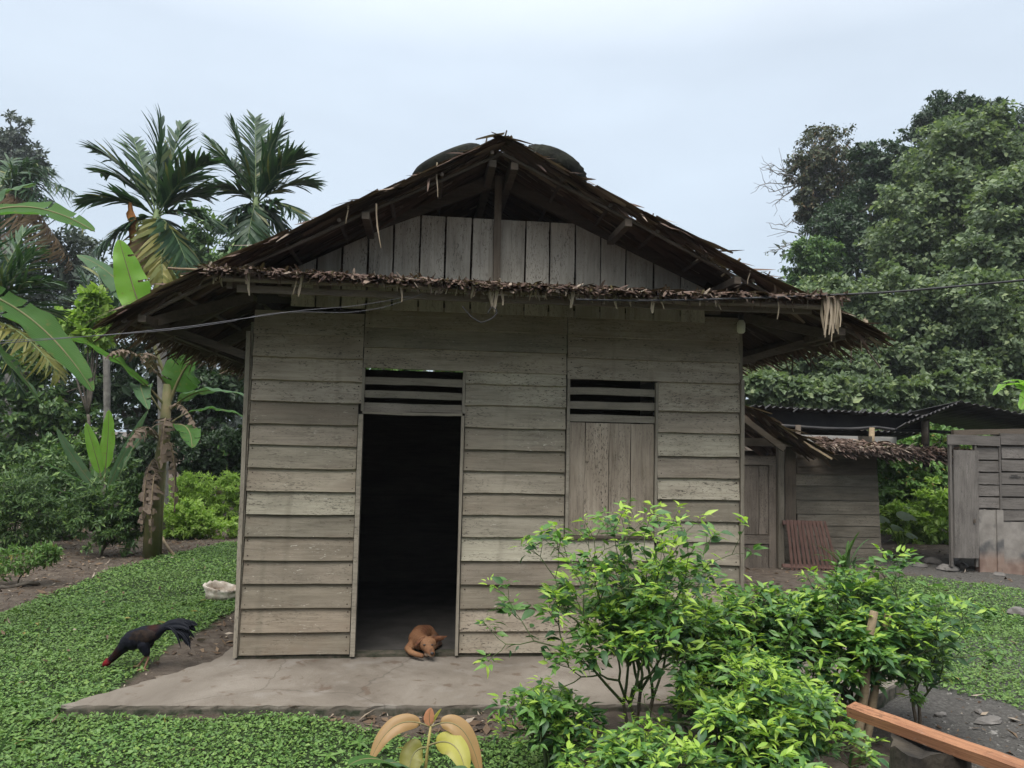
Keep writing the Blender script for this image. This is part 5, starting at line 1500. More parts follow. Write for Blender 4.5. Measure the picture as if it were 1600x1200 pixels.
tag(lawn, 'dense low creeping green ground cover on both sides of the house', 'ground cover', kind='stuff')
# taller sprigs of grass along edges
n = 5200
x = r.uniform(-4.6, 9.5, n); y = r.uniform(-2.4, 6.5, n)
k = (lawn_density(x, y) > .5) & ~((x > -.05) & (x < 4.2) & (y > -1.02)); x, y = x[k], y[k]; n = len(x)
O = np.stack([x, y, gh(x, y)], 1)
D = np.stack([r.normal(0, .5, n), r.normal(0, .5, n), np.ones(n)], 1)
w = leaf_obj('grass', scatter(BLADE, O, D, r.normal(0, 1, (n, 3)), r.uniform(.04, .10, n), r.uniform(.004, .008, n), r.uniform(-.3, .5, n)), M['lf_weed'], None, smooth=False)
tag(w, 'thin upright grass blades scattered through the ground cover', 'grass', kind='stuff')
# dry leaves and bits on the bare soil
n = 9000
x = np.concatenate([r.uniform(-7, .0, 9200), r.uniform(.6, 2.6, 700), r.uniform(5, 12, 1900), r.uniform(-1.1, .0, 500), r.uniform(4.2, 7.2, 900)])
y = np.concatenate([r.uniform(1.5, 9, 9200), r.uniform(-1.75, -1.1, 700), r.uniform(2.5, 9, 1900), r.uniform(-.9, 2.6, 500), r.uniform(-2.4, .2, 900)])
k = (lawn_density(x, y) < .5) & ~((x > -.6) & (x < 5.3) & (y > -1.08) & (y < .4) & (x > -.7+(-y)*-.1)); 
dia = (x < 0) & (y > -1.0) & (y < 0) & (x > -.15+y*.72); k &= ~dia
x, y = x[k], y[k]; n = len(x)
O = np.stack([x, y, gh(x, y)+r.uniform(.002, .014, n)], 1)
sz = r.uniform(.015, .06, n)*r.choice([.5, 1, 1.6], n, p=[.45, .4, .15])
w = leaf_obj('litter', scatter(LEAF4, O, np.stack([r.normal(0, 1, n), r.normal(0, 1, n), r.normal(0, .15, n)], 1), np.stack([r.normal(0, .4, n), r.normal(0, .4, n), np.ones(n)], 1), sz*1.5, sz*r.uniform(.25, .8, n), r.normal(0, .3, n)), M['litter'], None, smooth=False)
tag(w, 'brown dead leaves and chips strewn over the bare soil', 'leaf litter', kind='stuff')
n = 420
x = r.uniform(-4.2, 8.5, n); y = r.uniform(-2.3, 5.5, n); k = (lawn_density(x, y) > .5) & ~((x > -.1) & (x < 5.3) & (y > -1.15)); x, y = x[k], y[k]; n = len(x)
sz = r.uniform(.03, .075, n)
w = leaf_obj('litter', scatter(LEAF6, np.stack([x, y, gh(x, y)+r.uniform(.03, .06, n)], 1), np.stack([r.normal(0, 1, n), r.normal(0, 1, n), r.normal(0, .3, n)], 1), np.stack([r.normal(0, .5, n), r.normal(0, .5, n), np.ones(n)], 1), sz, sz*.45, r.normal(0, .4, n)), M['litter'], None, smooth=False)
tag(w, 'few dry leaves fallen on the green ground cover', 'leaf litter', kind='stuff')
# broad-leaved weeds standing out of the ground cover
n = 900
x = r.uniform(-4.2, 8.5, n); y = r.uniform(-2.3, 5.5, n); k = (lawn_density(x, y) > .5) & (vnoise(x, y, 2.0, 44) > .1) & ~((x > -.1) & (x < 5.3) & (y > -1.15)); x, y = x[k], y[k]; n = len(x)
cx_ = np.repeat(np.stack([x, y, gh(x, y)+.035], 1), 6, 0); m6 = len(cx_); an = np.tile(np.arange(6)*1.047, n)+np.repeat(r.uniform(0, 6, n), 6)
sz = np.repeat(r.uniform(.035, .08, n), 6)
w = leaf_obj('grass', scatter(LEAF6, cx_, np.stack([np.cos(an), np.sin(an), r.normal(.35, .2, m6)], 1), np.stack([r.normal(0, .2, m6), r.normal(0, .2, m6), np.ones(m6)], 1), sz, sz*.4, .35), M['lf_weed'], None, smooth=False)
tag(w, 'small rosette weeds standing out of the ground cover', 'weeds', kind='stuff')
# gravel on the grey path
n = 1500
x = r.uniform(4.4, 7.4, n); y = r.uniform(-2.6, .1, n); k = lawn_density(x, y) < .5; k &= ~((x < 5.35) & (y > -1.2) & (y < .4)); x, y = x[k], y[k]; n = len(x)
OCT = (np.array([[1, 0, 0], [0, 1, 0], [-1, 0, 0], [0, -1, 0], [.35, .3, .6], [-.3, .35, .55], [-.35, -.3, .6], [.3, -.35, .5]], float), np.array([[0, 1, 5, 4], [1, 2, 6, 5], [2, 3, 7, 6], [3, 0, 4, 7], [4, 5, 6, 7]]))
sz = r.lognormal(-4.6, .5, n)
w = leaf_obj('gravel', scatter(OCT, np.stack([x, y, gh(x, y)-.002], 1), np.stack([r.normal(0, 1, n), r.normal(0, 1, n), np.zeros(n)], 1), np.tile([0, 0, 1.0], (n, 1)), sz, sz*r.uniform(.7, 1.3, n)), plain_mat('gravel_stone', (.08, .078, .074), (.24, .23, .215), 3, .9, .2, shift=False), None, smooth=False)
tag(w, 'loose grey gravel on the path beside the concrete apron', 'gravel', kind='stuff')
for i, (px, py, sx, sy, sz_, lab) in enumerate(((1545, 1128, .11, .055, .03, 'flat pale stone half buried in the gravel path'), (1470, 1120, .045, .03, .02, 'small pale stone in the gravel near the apron corner'), (1530, 1115, .04, .025, .018, 'small whitish stone just above the flat pale stone'))):
    q = onground(px, py); stone('stone', (q[0], q[1], float(gh(q[0], q[1]))+.008), (sx, sy, sz_), 90+i, lab, mat='pale_stone' if 'pale_stone' in M else 'stone', group='stones on the gravel path')
# sticks lying on the soil
for (a_, b_), lab in ((((0, 922), (60, 916)), 'dark stick lying at the edge of the lawn'), (((248, 846), (272, 870)), 'pale cut stick leaning near the banana stem')):
    p0, p1 = onground(*a_), onground(*b_)
    p0[2] = float(gh(p0[0], p0[1]))+.02; p1[2] = float(gh(p1[0], p1[1]))+.02
    if 'pale' in lab: p0[2] += .12
    c_ = (p0+p1)/2
    V, F = tube(wander(p0, p1, 5, .01)-c_, .025, 7); tag(obj('stick', V, F, M['stake'] if 'pale' in lab else M['bark'], None, True, loc=c_), lab, 'stick')

# ------------------------------------------------------------------ chili bushes
def chili(name, label, base, height, rx, ry, seed, stems=2, levels=5, group='chili bushes in front of the house', dens=1.0, lean=(0, 0), first=.42, young=.5, leafscale=.86, ratio=1.0, nl=2):
    r = np.random.default_rng(seed)
    segs = []; nodes = []; tips = []
    def grow(p, d, L, rad, lv):
        q = p+d*L
        mid = (p+q)/2+r.normal(0, L*.05, 3)
        segs.append((p, mid, q, rad, rad*.74))
        if lv >= nl:
            for t in (.45, .8, 1.0): nodes.append((p*(1-t)+q*t, d, lv))
        if lv >= levels or (lv >= 3 and r.uniform() < .08): tips.append((q, d)); return
        k = 2 if r.uniform() < .75 else 3
        a0 = r.uniform(0, 6.28)
        s = unit(np.cross(d, [.3, .2, 1])); u = np.cross(s, d)
        for i in range(k):
            an = a0+6.28*i/k+r.normal(0, .3); sp = r.uniform(.40, .75)
            nd = unit(d*math.cos(sp)+(s*math.cos(an)+u*math.sin(an))*math.sin(sp)+np.array([0, 0, .10]))
            grow(q, nd, L*r.uniform(.52, 1.02)*(ratio if lv == 0 else 1), rad*.72, lv+1)
    for i in range(stems):
        an = r.uniform(0, 6.28); d = unit(np.array([math.cos(an)*.28, math.sin(an)*.28, 1]))
        grow(r.normal(0, .03, 3)*[1, 1, 0], d, first, .013, 0)
    allp = np.array([q for q, _ in tips])
    sc = np.array([rx/np.percentile(np.abs(allp[:, 0]), 95), ry/np.percentile(np.abs(allp[:, 1]), 95), height/allp[:, 2].max()])
    tr = lambda v: np.asarray(v)*sc+np.array([lean[0], lean[1], 0])*(np.asarray(v)[2]*sc[2]/height)
    root = empty(name, base); tag(root, label, 'chili bush', group)
    st = MB(); wd = MB()
    for p, m_, q, ra, rb in segs:
        V, F = tube([tr(p), tr(m_), tr(q)], (ra, (ra+rb)/2, rb), 6, cap=False)
        (wd if ra > .012 else st).add(V, F)
    st.build('stem', M['chili_stem'], root, True)
    if wd.n: wd.build('woody_stem', M['chili_wood'], root, True)
    old, mid, new = [], [], []
    for p, d, lv in nodes:
        n_ = r.poisson(.8*dens) if lv < levels else r.poisson(1.4*dens)
        for _ in range(n_):
            (old if (lv < levels-1 or r.uniform() < .3) else mid).append((tr(p)+r.normal(0, .012, 3), d))
    for q, d in tips:
        n_ = r.integers(5, 9)
        tgt = new if r.uniform() < young+.35*(q[2]/allp[:, 2].max()-.6) else mid
        for _ in range(n_): tgt.append((tr(q)+r.normal(0, .010, 3), d))
    for lst, nm, mat, L0, L1, asp, cu in ((old, 'old_leaves', 'chili_old', .060, .115, .48, .35), (mid, 'leaves', 'chili_mid', .048, .095, .38, .3), (new, 'young_leaves', 'chili_new', .045, .095, .31, .22)):
        if not lst: continue
        P = np.array([a_ for a_, _ in lst]); dd = np.array([b_ for _, b_ in lst]); n = len(P)
        an = r.uniform(0, 6.28, n)
        D = np.stack([np.cos(an), np.sin(an), r.normal(-.12 if nm == 'old_leaves' else .12, .35, n)], 1)+dd*.35
        N = np.stack([r.normal(0, .5, n), r.normal(-.2, .5, n), np.ones(n)], 1)
        P = P+unit(D)*r.uniform(.005, .03, n)[:, None]
        L = r.uniform(L0, L1, n)*leafscale*r.choice([.6, .8, 1.0, 1.1], n)
        o = leaf_obj(nm, scatter(LEAFD, P, D, N, L, L*asp*r.uniform(.85, 1.15, n), cu*r.uniform(.3, 1.6, n)), M[mat], root, smooth=True)
    return root
def cbase(px, Y): 
    b = at(px, 900, Y); return np.array([b[0], Y, float(gh(b[0], Y))])
chili('chili_bush', 'tall open chili bush with lime leaf tips reaching over the window boards', cbase(992, -2.05), 1.50, .54, .45, 411, 4, 6, dens=.75, lean=(-.03, .0), first=.60, ratio=.6, nl=3, young=.62)
chili('chili_bush', 'broad dense chili bush around the leaning stakes in front of the shed door', cbase(1310, -1.75), 1.18, .60, .42, 402, 6, 6, dens=1.2, first=.46, young=.5, ratio=.8)
chili('chili_bush', 'low chili bush spreading towards the gravel path', cbase(1430, -1.55), .80, .28, .35, 403, 2, 5, dens=.9, first=.34, young=.4)
chili('chili_bush', 'low chili bush rising behind the end of the red timber', cbase(1190, -2.55), .78, .44, .34, 404, 5, 6, dens=.7, leafscale=.8, first=.30, young=.65)
chili('chili_bush', 'dense low chili bush below the tall open one', cbase(1010, -2.75), .54, .42, .30, 405, 5, 6, dens=.6, leafscale=.78, first=.24, young=.5)
chili('chili_bush', 'small dark chili bush beside the thin stake near the apron edge', cbase(868, -2.25), .56, .26, .25, 406, 3, 5, dens=.6, leafscale=.8, first=.28, young=.25)
chili('chili_bush', 'bushy chili shrub between the tall open bush and the stakes', cbase(1135, -1.7), .96, .34, .34, 407, 5, 6, dens=1.1, first=.36, young=.45)
chili('chili_bush', 'lime-tipped low chili bush nearest the end of the red timber', cbase(1290, -3.25), .60, .24, .22, 408, 5, 6, dens=1.0, first=.24, young=.65)

# stakes in the bushes
M['pale_stone'] = M['stone']
for i, (a_, b_, Y, rr, lab) in enumerate((((1345, 1110), (1366, 955), -1.95, .026, 'thick pale brown stake leaning among the chili stems'), ((1362, 1105), (1388, 960), -1.9, .024, 'second pale stake leaning beside the thick one'), ((1318, 1090), (1335, 950), -1.8, .014, 'thin grey stake beside the two thick pale stakes'), ((1285, 1085), (1312, 955), -1.7, .013, 'thin dark stake leaning behind the grey one'), ((895, 1215), (893, 1130), -2.3, .016, 'short dark stake standing in the small dark chili bush'), ((1060, 1110), (1062, 1050), -1.75, .025, 'short mossy stump stake behind the tall chili bush'), ((865, 1150), (863, 1090), -2.2, .010, 'thin upright stick at the apron edge'))):
    p0, p1 = at(*a_, Y), at(*b_, Y)
    d = unit(p1-p0); g = float(gh(p0[0], Y)); p0 = p0-d*((p0[2]-g)/d[2])
    V, F = tube(wander(p0, p1, 5, .006)-p0, np.linspace(rr*1.1, rr*.9, 5), 8)
    tag(obj('stake', V, F, M['stake'] if i in (0, 1) else M['bark'], None, True, loc=p0), lab, 'stake', 'garden stakes')
# freshly sawn timber on an old stump
za = .66
def onz(px, py, z): 
    d = _f+_r*(px-800)/1200.0-_u*(py-600)/1200.0
    return CAM+d*((z-CAM[2])/d[2])
t0, t1 = onz(1330, 1108, za), onz(1610, 1208, za)
dd = unit(t1-t0)
c_ = (t0+t1+dd*1.0)/2; ln = np.linalg.norm(t1-t0)+1.0
V, F = plank_mesh(ln, .042, .062, 18, .0014)
tim = obj('sawn_timber', V, F, M['fresh'], None, loc=c_)
tim.rotation_euler = (.18, 0, math.atan2(dd[1], dd[0]))
tag(tim, 'freshly sawn orange-red timber resting on the old stump', 'timber')
M['stump'] = plain_mat('rotten_stump', (.012, .011, .010), (.055, .047, .036), 9, .95, .8, bdist=.03)
def stump(c, rad, h, seed, label):
    r = np.random.default_rng(seed); k = 22; n = 7; V = []
    for i in range(n):
        for j in range(k):
            q = 6.283*j/k; rr = rad*(1+.10*math.sin(3*q+seed)+.07*math.sin(7*q)+r.normal(0, .03))*(1.12-.14*i/(n-1))
            V.append((rr*math.cos(q), rr*math.sin(q), h*i/(n-1)+(r.normal(0, .012) if i == n-1 else 0)))
    V.append((0, 0, h-.02))
    F = [(i*k+j, i*k+(j+1) % k, (i+1)*k+(j+1) % k, (i+1)*k+j) for i in range(n-1) for j in range(k)]+[(n*k, (n-1)*k+j, (n-1)*k+(j+1) % k) for j in range(k)]
    return tag(obj('stump', V, F, M['stump'], None, False, loc=c), label, 'stump')
s0 = t0+dd*.34; stump((s0[0]-.02, s0[1], float(gh(s0[0], s0[1]))), .13, za-.03-float(gh(s0[0], s0[1])), 3, 'dark rotten stump carrying the far end of the red timber')
s0 = t0+dd*1.15; stump((s0[0]-.08, s0[1], float(gh(s0[0], s0[1]))), .15, za-.03-float(gh(s0[0], s0[1])), 4, 'blackened stump under the near end of the red timber')

# tan-leaved sapling close to the camera
Ys = -3.7
K = lambda x, y, d=0: at(x, y, Ys+d)
sb = np.array([*K(668, 1190)[:2], -.14]); sb[1] = Ys
sap = empty('sapling', sb); tag(sap, 'sapling with drooping tan young leaves at the bottom edge', 'sapling')
V, F = tube(np.array([sb, K(662, 1230), K(668, 1170), K(673, 1135)])-sb, (.008, .006, .005, .004), 7)
M['sap_stem'] = plain_mat('sapling_stem', (.24, .20, .07), (.32, .27, .10), 9, .6, 0)
obj('stem', V, F, M['sap_stem'], sap, True)
M['tan_leaf'] = leaf_mat('tan_leaf', (.27, .165, .065), (.33, .20, .085), rough=.45, trans=.3, spec=.4, tint=(.30, .20, .075), big=True)
M['yellow_leaf'] = leaf_mat('yellow_leaf', (.32, .30, .05), (.40, .36, .07), rough=.45, trans=.35, spec=.4, tint=(.30, .30, .07), big=True)
M['olive_big'] = leaf_mat('olive_big_leaf', (.16, .155, .03), (.21, .195, .045), rough=.45, trans=.3, tint=(.17, .17, .04), big=True)
M['pink_leaf'] = leaf_mat('pink_leaf', (.45, .20, .12), (.50, .24, .14), rough=.5, trans=.3, tint=(.48, .22, .12), big=True)
for P, W, mat, kw in (((K(672, 1136), K(610, 1105), K(578, 1192, -.06)), .058, 'tan_leaf', dict(side=(-.35, -.9, .55))), ((K(674, 1136), K(730, 1105), K(752, 1215, -.06)), .062, 'tan_leaf', dict(side=(.35, -.9, .5))),
                      ((K(668, 1166), K(720, 1140, -.05), K(728, 1215, -.12)), .080, 'yellow_leaf', dict(side=(.3, -.9, .6))), ((K(668, 1168), K(636, 1165), K(640, 1225, -.06)), .085, 'olive_big', dict(side=(-.3, -1, .3))),
                      ((K(673, 1134), K(668, 1120), K(674, 1106)), .036, 'pink_leaf', dict(side=(0, -1, .1), stalk=.02)), ((K(673, 1134), K(680, 1118), K(690, 1107)), .010, 'yellow_leaf', dict(side=(0, -1, .1), stalk=.02)),
                      ((K(650, 1225), K(590, 1165, -.1), K(545, 1196, -.2)), .10, 'banana', dict(fold=.2)), ((K(655, 1225), K(620, 1175, -.05), K(600, 1200, -.1)), .09, 'banana_grey', {}), ((K(670, 1230), K(690, 1190, -.1), K(730, 1205, -.2)), .09, 'banana_grey', {})):
    banana_leaf(P, W, mat, sap, sb, wave=.01, **kw)
# leaf tip at the bottom corner
gp = np.array([*at(-30, 1190, -3.2)[:2], -.14]); gp[1] = -3.2
gr = empty('weed_clump', gp); tag(gr, 'pale grass-like weed leaning in at the bottom corner', 'weed')
for P, W in (((gp, at(-25, 1120, -3.2), at(52, 1115, -3.25)), .02), ((gp, at(-20, 1150, -3.2), at(12, 1146, -3.2)), .025), ((gp, at(-30, 1100, -3.2), at(20, 1085, -3.2)), .018)):
    banana_leaf(P, W, 'banana_grey', gr, gp, wave=0)

# taro by the shed, pandan-like blades at the shed wall
tb = np.array([*onground(1408, 868)[:2], -.1]); Yt = tb[1]
M['taro'] = leaf_mat('taro_leaf', (.16, .25, .13), (.20, .30, .16), rough=.5, trans=.35, tint=(.14, .24, .12), big=True)
tr_ = empty('taro_plant', tb); tag(tr_, 'taro plant with rounded pale leaves beside the shed corner', 'plant')
Tt = lambda x, y, d=0: at(x, y, Yt+d)
for i, (px, py, s, fx) in enumerate(((1417, 808, .20, .3), (1381, 812, .17, -.4), (1403, 826, .14, .1), (1425, 838, .12, .4))):
    c_ = Tt(px, py)-tb
    V, F = tube(bez((0, 0, 0), c_*[.3, .3, .7], c_, 6), .012, 6); st_ = obj('stalk', V, F, M['lf_light'], tr_, True)
    k = 14; V = [(0, 0, 0)]
    for j in range(k):
        q = 6.283*j/k; rr = s*(1-.25*math.cos(q))*(.55 if j == 0 else 1)
        V.append((rr*.75*math.sin(q)+fx*.04, -.8*rr*math.cos(q), -rr*math.cos(q)*.34-.02*abs(math.sin(q))))
    obj('leaf', np.array(V)+c_, [(0, 1+j, 1+(j+1) % k) for j in range(k)], M['taro'], tr_, True)
pb = np.array([float(at(1320, 900, 4.2)[0]), 4.2, -.1])
pn = empty('spiky_plant', pb); tag(pn, 'spiky dark plant with long sword leaves against the shed wall', 'plant')
r = np.random.default_rng(9)
for i in range(15):
    e = at(r.uniform(1262, 1375), r.uniform(826, 880), 4.2+r.uniform(-.3, .3))
    banana_leaf((pb+r.normal(0, .06, 3)*[1, 1, 0], pb+(e-pb)*.5+[0, 0, .22], e), .045, 'banana' if i % 3 else 'banana_grey', pn, pb, r=r, wave=0, n=9, stalk=.02)

# ------------------------------------------------------------------ animals
def sdf_body(name, chains, mat, parent, voxel, colour, loc=(0, 0, 0), smooth_it=6):
    """one continuous skin over chains of (x, y, z, r) beads"""
    mb = MB()
    ico_v, ico_f = [], []
    k, n = 12, 8
    for i in range(1, n):
        for j in range(k):
            th = math.pi*i/n; q = 6.2832*j/k
            ico_v.append((math.sin(th)*math.cos(q), math.sin(th)*math.sin(q), math.cos(th)))
    m0 = len(ico_v); ico_v += [(0, 0, 1), (0, 0, -1)]
    ico_f = [(i*k+j, (i+1)*k+j, (i+1)*k+(j+1) % k, i*k+(j+1) % k) for i in range(n-2) for j in range(k)]+[(m0, j, (j+1) % k) for j in range(k)]+[(m0+1, (n-2)*k+(j+1) % k, (n-2)*k+j) for j in range(k)]
    ico_v = np.array(ico_v)
    for ch in chains:
        ch = np.array(ch, float)
        for a_, b_ in zip(ch[:-1], ch[1:]) if len(ch) > 1 else [(ch[0], ch[0])]:
            st_ = max(2, int(np.linalg.norm(b_[:3]-a_[:3])/max(.004, min(a_[3], b_[3])*.45))+1)
            for t in np.linspace(0, 1, st_):
                q = a_*(1-t)+b_*t
                mb.add(ico_v*q[3]+q[:3], ico_f)
    tmp = mb.build(name+'_tmp', None)
    rm = tmp.modifiers.new('r', 'REMESH'); rm.mode = 'VOXEL'; rm.voxel_size = voxel
    sm = tmp.modifiers.new('s', 'SMOOTH'); sm.iterations = smooth_it; sm.factor = .5
    dg = bpy.context.evaluated_depsgraph_get()
    me = bpy.data.meshes.new_from_object(tmp.evaluated_get(dg))
    bpy.data.objects.remove(tmp, do_unlink=True)
    me.polygons.foreach_set('use_smooth', np.ones(len(me.polygons), bool))
    co = np.empty(len(me.vertices)*3, np.float32); me.vertices.foreach_get('co', co); co = co.reshape(-1, 3)
    at_ = me.color_attributes.new('coat', 'FLOAT_COLOR', 'POINT')
    at_.data.foreach_set('color', np.concatenate([colour(co), np.ones((len(co), 1))], 1).astype(np.float32).ravel())
    me.materials.clear(); me.materials.append(mat)
    o = bpy.data.objects.new(name, me); o.location = loc
    return link(o, parent)
def coat_mat(name, rough, spec, stretch=(1, 1, 1), amp=.35):
    m, nt, p, out = new_mat(name)
    a_ = nt.nodes.new('ShaderNodeAttribute'); a_.attribute_name = 'coat'
    n1 = noise(nt, obj_vec(nt, stretch, False), 90, 3)
    c = mixc(nt, amp, a_.outputs['Color'], ramp(nt, n1, [(.3, (.45, .45, .45)), (.7, (1.3, 1.3, 1.3))]), 'MULTIPLY')
    nt.links.new(c, p.inputs['Base Color']); p.inputs['Roughness'].default_value = rough; p.inputs['Specular IOR Level'].default_value = spec
    bump(nt, p, n1, .3, .004)
    return m
def blend(col, co, c, ctr, rad, soft=.4):
    d = np.linalg.norm((co-np.array(ctr))/np.array(rad), axis=1)
    w_ = np.clip((1+soft-d)/(2*soft), 0, 1)[:, None]
    return col*(1-w_)+np.array(c)*w_

dx = float(at(661, 1010, .05)[0])
dog = empty('dog', (dx, .0, .026)); dog.scale = (.92, .92, .92); tag(dog, 'tan dog curled up asleep on the doorway threshold, head on the ground', 'dog')
def dog_col(co):
    c = np.tile(np.array([.165, .080, .040]), (len(co), 1))
    c = blend(c, co, (.11, .042, .022), (.03, .16, .19), (.05, .2, .05))
    c = blend(c, co, (.035, .022, .017), (.13, .24, .05), (.055, .14, .07))
    c = blend(c, co, (.10, .045, .022), (-.02, .25, .10), (.10, .12, .09), .6)
    c = blend(c, co, (.21, .110, .058), (.036, -.06, .11), (.06, .07, .06), .5)
    c = blend(c, co, (.03, .02, .016), (.066, -.135, .066), (.014, .03, .012), .6)
    c = blend(c, co, (.27, .145, .075), (-.08, .0, .03), (.08, .12, .03))
    c = blend(c, co, (.42, .36, .29), (.055, -.125, .022), (.035, .05, .018), .5)
    c = blend(c, co, (.32, .25, .19), (.10, -.06, .05), (.012, .04, .03), .5)
    return c
dogm = coat_mat('dog_coat', .75, .2)
body = sdf_body('body', [
  [(-.03, .07, .085, .070), (-.045, .15, .09, .088), (-.02, .25, .09, .095), (.03, .32, .085, .085)],
  [(.03, .32, .085, .080), (.095, .28, .055, .060), (.12, .18, .030, .030), (.10, .11, .022, .020), (.07, .08, .020, .017)],
  [(-.03, .06, .10, .062), (-.005, .01, .105, .060), (.02, -.03, .098, .058)],
  [(.010, -.03, .100, .062), (.060, -.03, .100, .058), (.036, -.055, .088, .063)],
  [(.040, -.065, .080, .054), (.058, -.105, .056, .041), (.068, -.135, .046, .034), (.072, -.150, .042, .029)],
  [(-.09, .08, .06, .046), (-.130, .04, .036, .032), (-.105, -.03, .024, .025), (-.050, -.095, .021, .023), (-.010, -.125, .019, .020)],
  [(.05, .05, .05, .045), (.06, -.02, .028, .03), (.03, -.09, .022, .022)],
  [(.075, .36, .05, .026), (.14, .31, .032, .021), (.155, .22, .026, .019), (.13, .15, .024, .012)]], dogm, dog, .005, dog_col, smooth_it=5)
M['nose'] = plain_mat('dog_nose', (.012, .011, .012), (.022, .02, .022), 40, .35, .1, spec=.5)
sp_v, sp_f = lathe([(.001, .012), (.010, .009), (.014, 0), (.010, -.009), (.001, -.011)], 12)
obj('nose', np.array(sp_v)*[1.25, .8, 1.0]+[.076, -.178, .054], sp_f, M['nose'], dog, True)
for x_, y_, z_ in ((.010, -.108, .106), (.074, -.104, .104)):
    obj('eye', np.array(sp_v)*[1.0, .6, .45]+[x_, y_, z_], sp_f, M['nose'], dog, True)
M['ear'] = plain_mat('dog_ear', (.085, .035, .02), (.17, .075, .035), 30, .8, .2)
for P_ in ((np.array([.062, -.045, .155]), np.array([.108, -.045, .105]), np.array([.205, -.06, .168])), (np.array([.015, -.055, .160]), np.array([-.050, -.050, .125]), np.array([-.070, -.105, .085]))):
    a_, b_, c_ = P_
    nn = unit(np.cross(b_-a_, c_-a_)); nn = nn if nn[1] < 0 else -nn
    m1 = (a_+c_)/2+(a_-b_)*.12; m2 = (b_+c_)/2+(b_-a_)*.12; ctr = (a_+b_+c_)/3
    V = [a_, m1, c_, m2, b_, ctr-nn*.012]
    V = np.array(V+[v+nn*.007 for v in V[:5]]+[ctr-nn*.003])
    F = [(i, (i+1) % 5, 5) for i in range(5)]+[((i+1) % 5+6, i+6, 11) for i in range(5)]+[(i, i+6, (i+1) % 5+6, (i+1) % 5) for i in range(5)]
    obj('ear', V, F, M['ear'], dog, True)

ro = onground(222, 1046)
rooster = empty('rooster', (ro[0], ro[1], float(gh(ro[0], ro[1])))); rooster.rotation_euler = (0, 0, R(-6)); rooster.scale = (.94, .94, .94)
tag(rooster, 'black rooster with red head pecking at the ground beside the lawn', 'rooster')
def roo_col(co):
    c = np.tile(np.array([.010, .011, .016]), (len(co), 1))
    c = blend(c, co, (.034, .011, .007), (.085, 0, .335), (.05, .06, .04))
    c = blend(c, co, (.018, .008, .007), (-.215, 0, .125), (.055, .06, .07))
    c = blend(c, co, (.15, .012, .016), (-.292, 0, .046), (.045, .04, .038), .25)
    leg = np.clip((.125-co[:, 2])/.02, 0, 1)*np.clip((co[:, 0]+.16)/.03, 0, 1)
    return c*(1-leg[:, None])+np.array([.27, .16, .11])*leg[:, None]
chains = [[(-.135, 0, .215, .062), (-.09, 0, .235, .082), (.0, 0, .265, .088), (.075, 0, .295, .068), (.135, 0, .325, .042), (.175, 0, .345, .026)],
          [(-.13, 0, .215, .060), (-.185, 0, .155, .043), (-.235, 0, .098, .033), (-.27, 0, .062, .026), (-.292, 0, .046, .029), (-.305, 0, .036, .024), (-.322, 0, .022, .011), (-.336, 0, .010, .005)]]
for sy, xk, xf in ((-.04, .055, .035), (.045, .0, -.055)):
    chains.append([(.02, sy, .21, .05), (xk-.01, sy, .15, .033), (xk, sy, .118, .015), (xk+.012, sy, .105, .010), (xf, sy, .012, .0095)])
    for a_ in (-.5, 0, .5): chains.append([(xf, sy, .011, .0095), (xf-.055*math.cos(a_), sy+.055*math.sin(a_), .006, .0065)])
    chains.append([(xf, sy, .011, .008), (xf+.03, sy, .006, .006)])
rob = sdf_body('body', chains, coat_mat('rooster_plumage', .6, .06, (1, 1, .4), .3), rooster, .0055, roo_col, smooth_it=4)
M['feather'] = leaf_mat('black_feather', (.006, .007, .010), (.013, .014, .02), rough=.55, trans=.02, spec=.08, tint=(.007, .010, .015))
M['wing'] = plain_mat('wing_plumage', (.008, .008, .010), (.038, .026, .020), 25, .6, .5, spec=.08)
M['comb'] = plain_mat('red_comb', (.14, .012, .014), (.22, .02, .02), 30, .6, .2)
r = np.random.default_rng(4)
for i in range(26):
    sp = r.uniform(-.05, .05); h_ = r.uniform(.01, .07); ln_ = r.uniform(.15, .26); dn = r.uniform(.02, .22)
    banana_leaf((np.array([.13, sp*.3, .335]), np.array([.13+ln_*.75, sp, .36+h_]), np.array([.16+ln_, sp*1.5, .36+h_*.6-dn])), r.uniform(.022, .040) if dn > .12 else .065, 'feather', rooster, np.zeros(3), r=r, name='tail_feather', wave=0, rib=False, n=10, stalk=.0, fold=.5, side=(0, -1, .5))
for sy in (-1, 1):
    V, F = [], []
    for i in range(7):
        t_ = i/6; w_ = .058*math.sin(math.pi*(.15+.8*t_))**.6
        c_ = np.array([-.10+.22*t_, sy*(.087-.02*(2*t_-1)**2), .262+.035*t_])
        V += [c_+[0, -sy*.020, w_], c_+[0, sy*.006, 0], c_+[.012, -sy*.012, -w_*.9]]
    for i in range(6): F += [(i*3, i*3+1, i*3+4, i*3+3), (i*3+1, i*3+2, i*3+5, i*3+4)]
    obj('wing', V, F, M['wing'], rooster, True)
V = [(-.270, 0, .082), (-.285, 0, .090), (-.293, 0, .080), (-.303, 0, .082), (-.308, 0, .068), (-.318, 0, .062), (-.312, 0, .05), (-.285, 0, .062)]
V = [(x_, y_-.004, z_) for x_, y_, z_ in V]+[(x_, y_+.004, z_) for x_, y_, z_ in V]
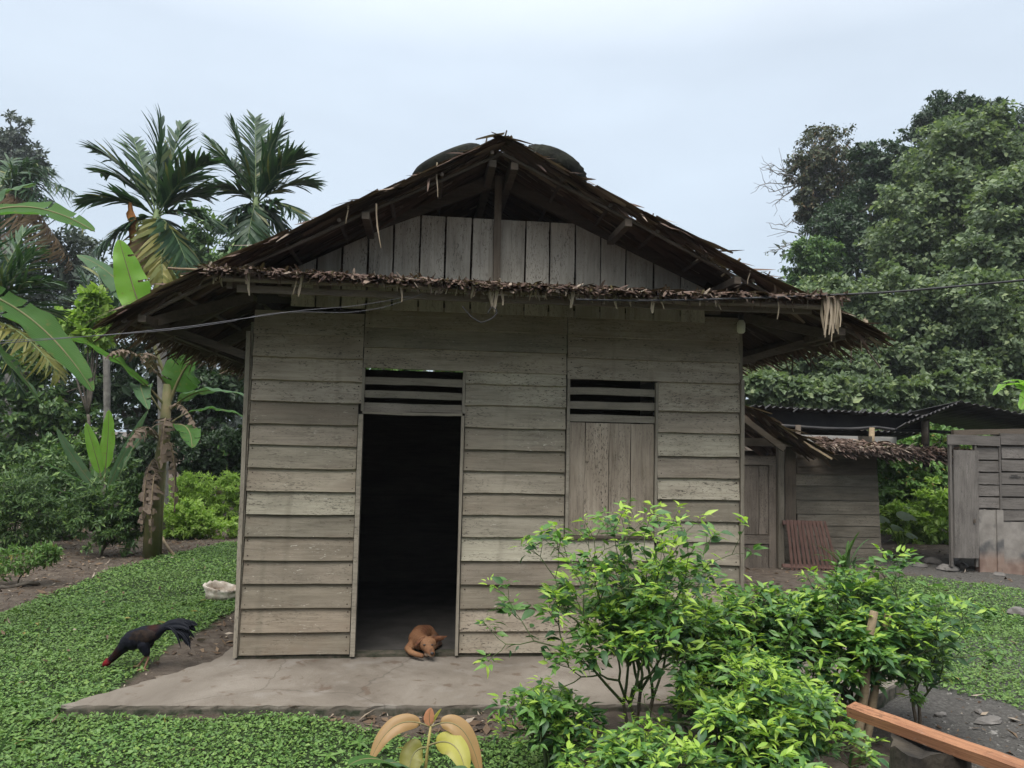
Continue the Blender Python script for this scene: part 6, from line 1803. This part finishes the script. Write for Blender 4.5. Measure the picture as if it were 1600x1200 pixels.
obj('comb', V, [tuple(range(8)), tuple(range(15, 7, -1))]+[(i, i+8, (i+1) % 8+8, (i+1) % 8) for i in range(8)], M['comb'], rooster)

# crumpled open sack on the lawn
bg = onground(345, 938)
m, nt, p, out = new_mat('dirty_sack')
n1 = noise(nt, obj_vec(nt, (1, 1, 1), False), 11, 4)
nt.links.new(ramp(nt, n1, [(.35, (.34, .27, .21)), (.6, (.62, .57, .50))]), p.inputs['Base Color']); p.inputs['Roughness'].default_value = .7
bump(nt, p, noise(nt, obj_vec(nt, (1, 1, 1), False), 22, 3), .6, .02)
M['sack'] = m
r = np.random.default_rng(8)
k = 28; V = []; prof = [(.115, 0, .0), (.15, .0, .01), (.145, .055, .0), (.150, .105, .006), (.165, .135, .01), (.150, .140, .012), (.125, .118, .01), (.118, .06, .008), (.10, .012, .0)]
for i, (rr, z_, am) in enumerate(prof):
    for j in range(k):
        q = 6.2832*j/k
        wob = 1+.12*math.sin(2*q+.6)+.07*math.sin(5*q+i*.5)+r.normal(0, .02)
        V.append((rr*wob*1.05*math.cos(q), rr*wob*.72*math.sin(q), z_*(1+.32*math.cos(q-2.6))+r.normal(0, am*.6)))
n_ = len(prof); V.append((0, 0, .01))
F = [(i*k+j, i*k+(j+1) % k, (i+1)*k+(j+1) % k, (i+1)*k+j) for i in range(n_-1) for j in range(k)]+[((n_-1)*k+j, (n_-1)*k+(j+1) % k, n_*k) for j in range(k)]
sk = obj('sack', V, F, M['sack'], None, True, loc=(bg[0], bg[1], float(gh(bg[0], bg[1]))+.015))
tag(sk, 'crumpled dirty white sack standing open on the lawn by the wall', 'sack')

# ------------------------------------------------------------------ damp air
hz, nt, p, out = new_mat('damp_air')
nt.nodes.remove(p)
pv = nt.nodes.new('ShaderNodeVolumePrincipled')
pv.inputs['Color'].default_value = (.86, .92, 1.0, 1); pv.inputs['Density'].default_value = .0007; pv.inputs['Anisotropy'].default_value = .2
nt.links.new(pv.outputs[0], out.inputs['Volume'])
hzb = obj('haze', box_v((0, 25, 9.5), (620, 200, 24)), BOXF, hz)
tag(hzb, 'thin pale haze hanging between the trees', 'haze', kind='stuff')
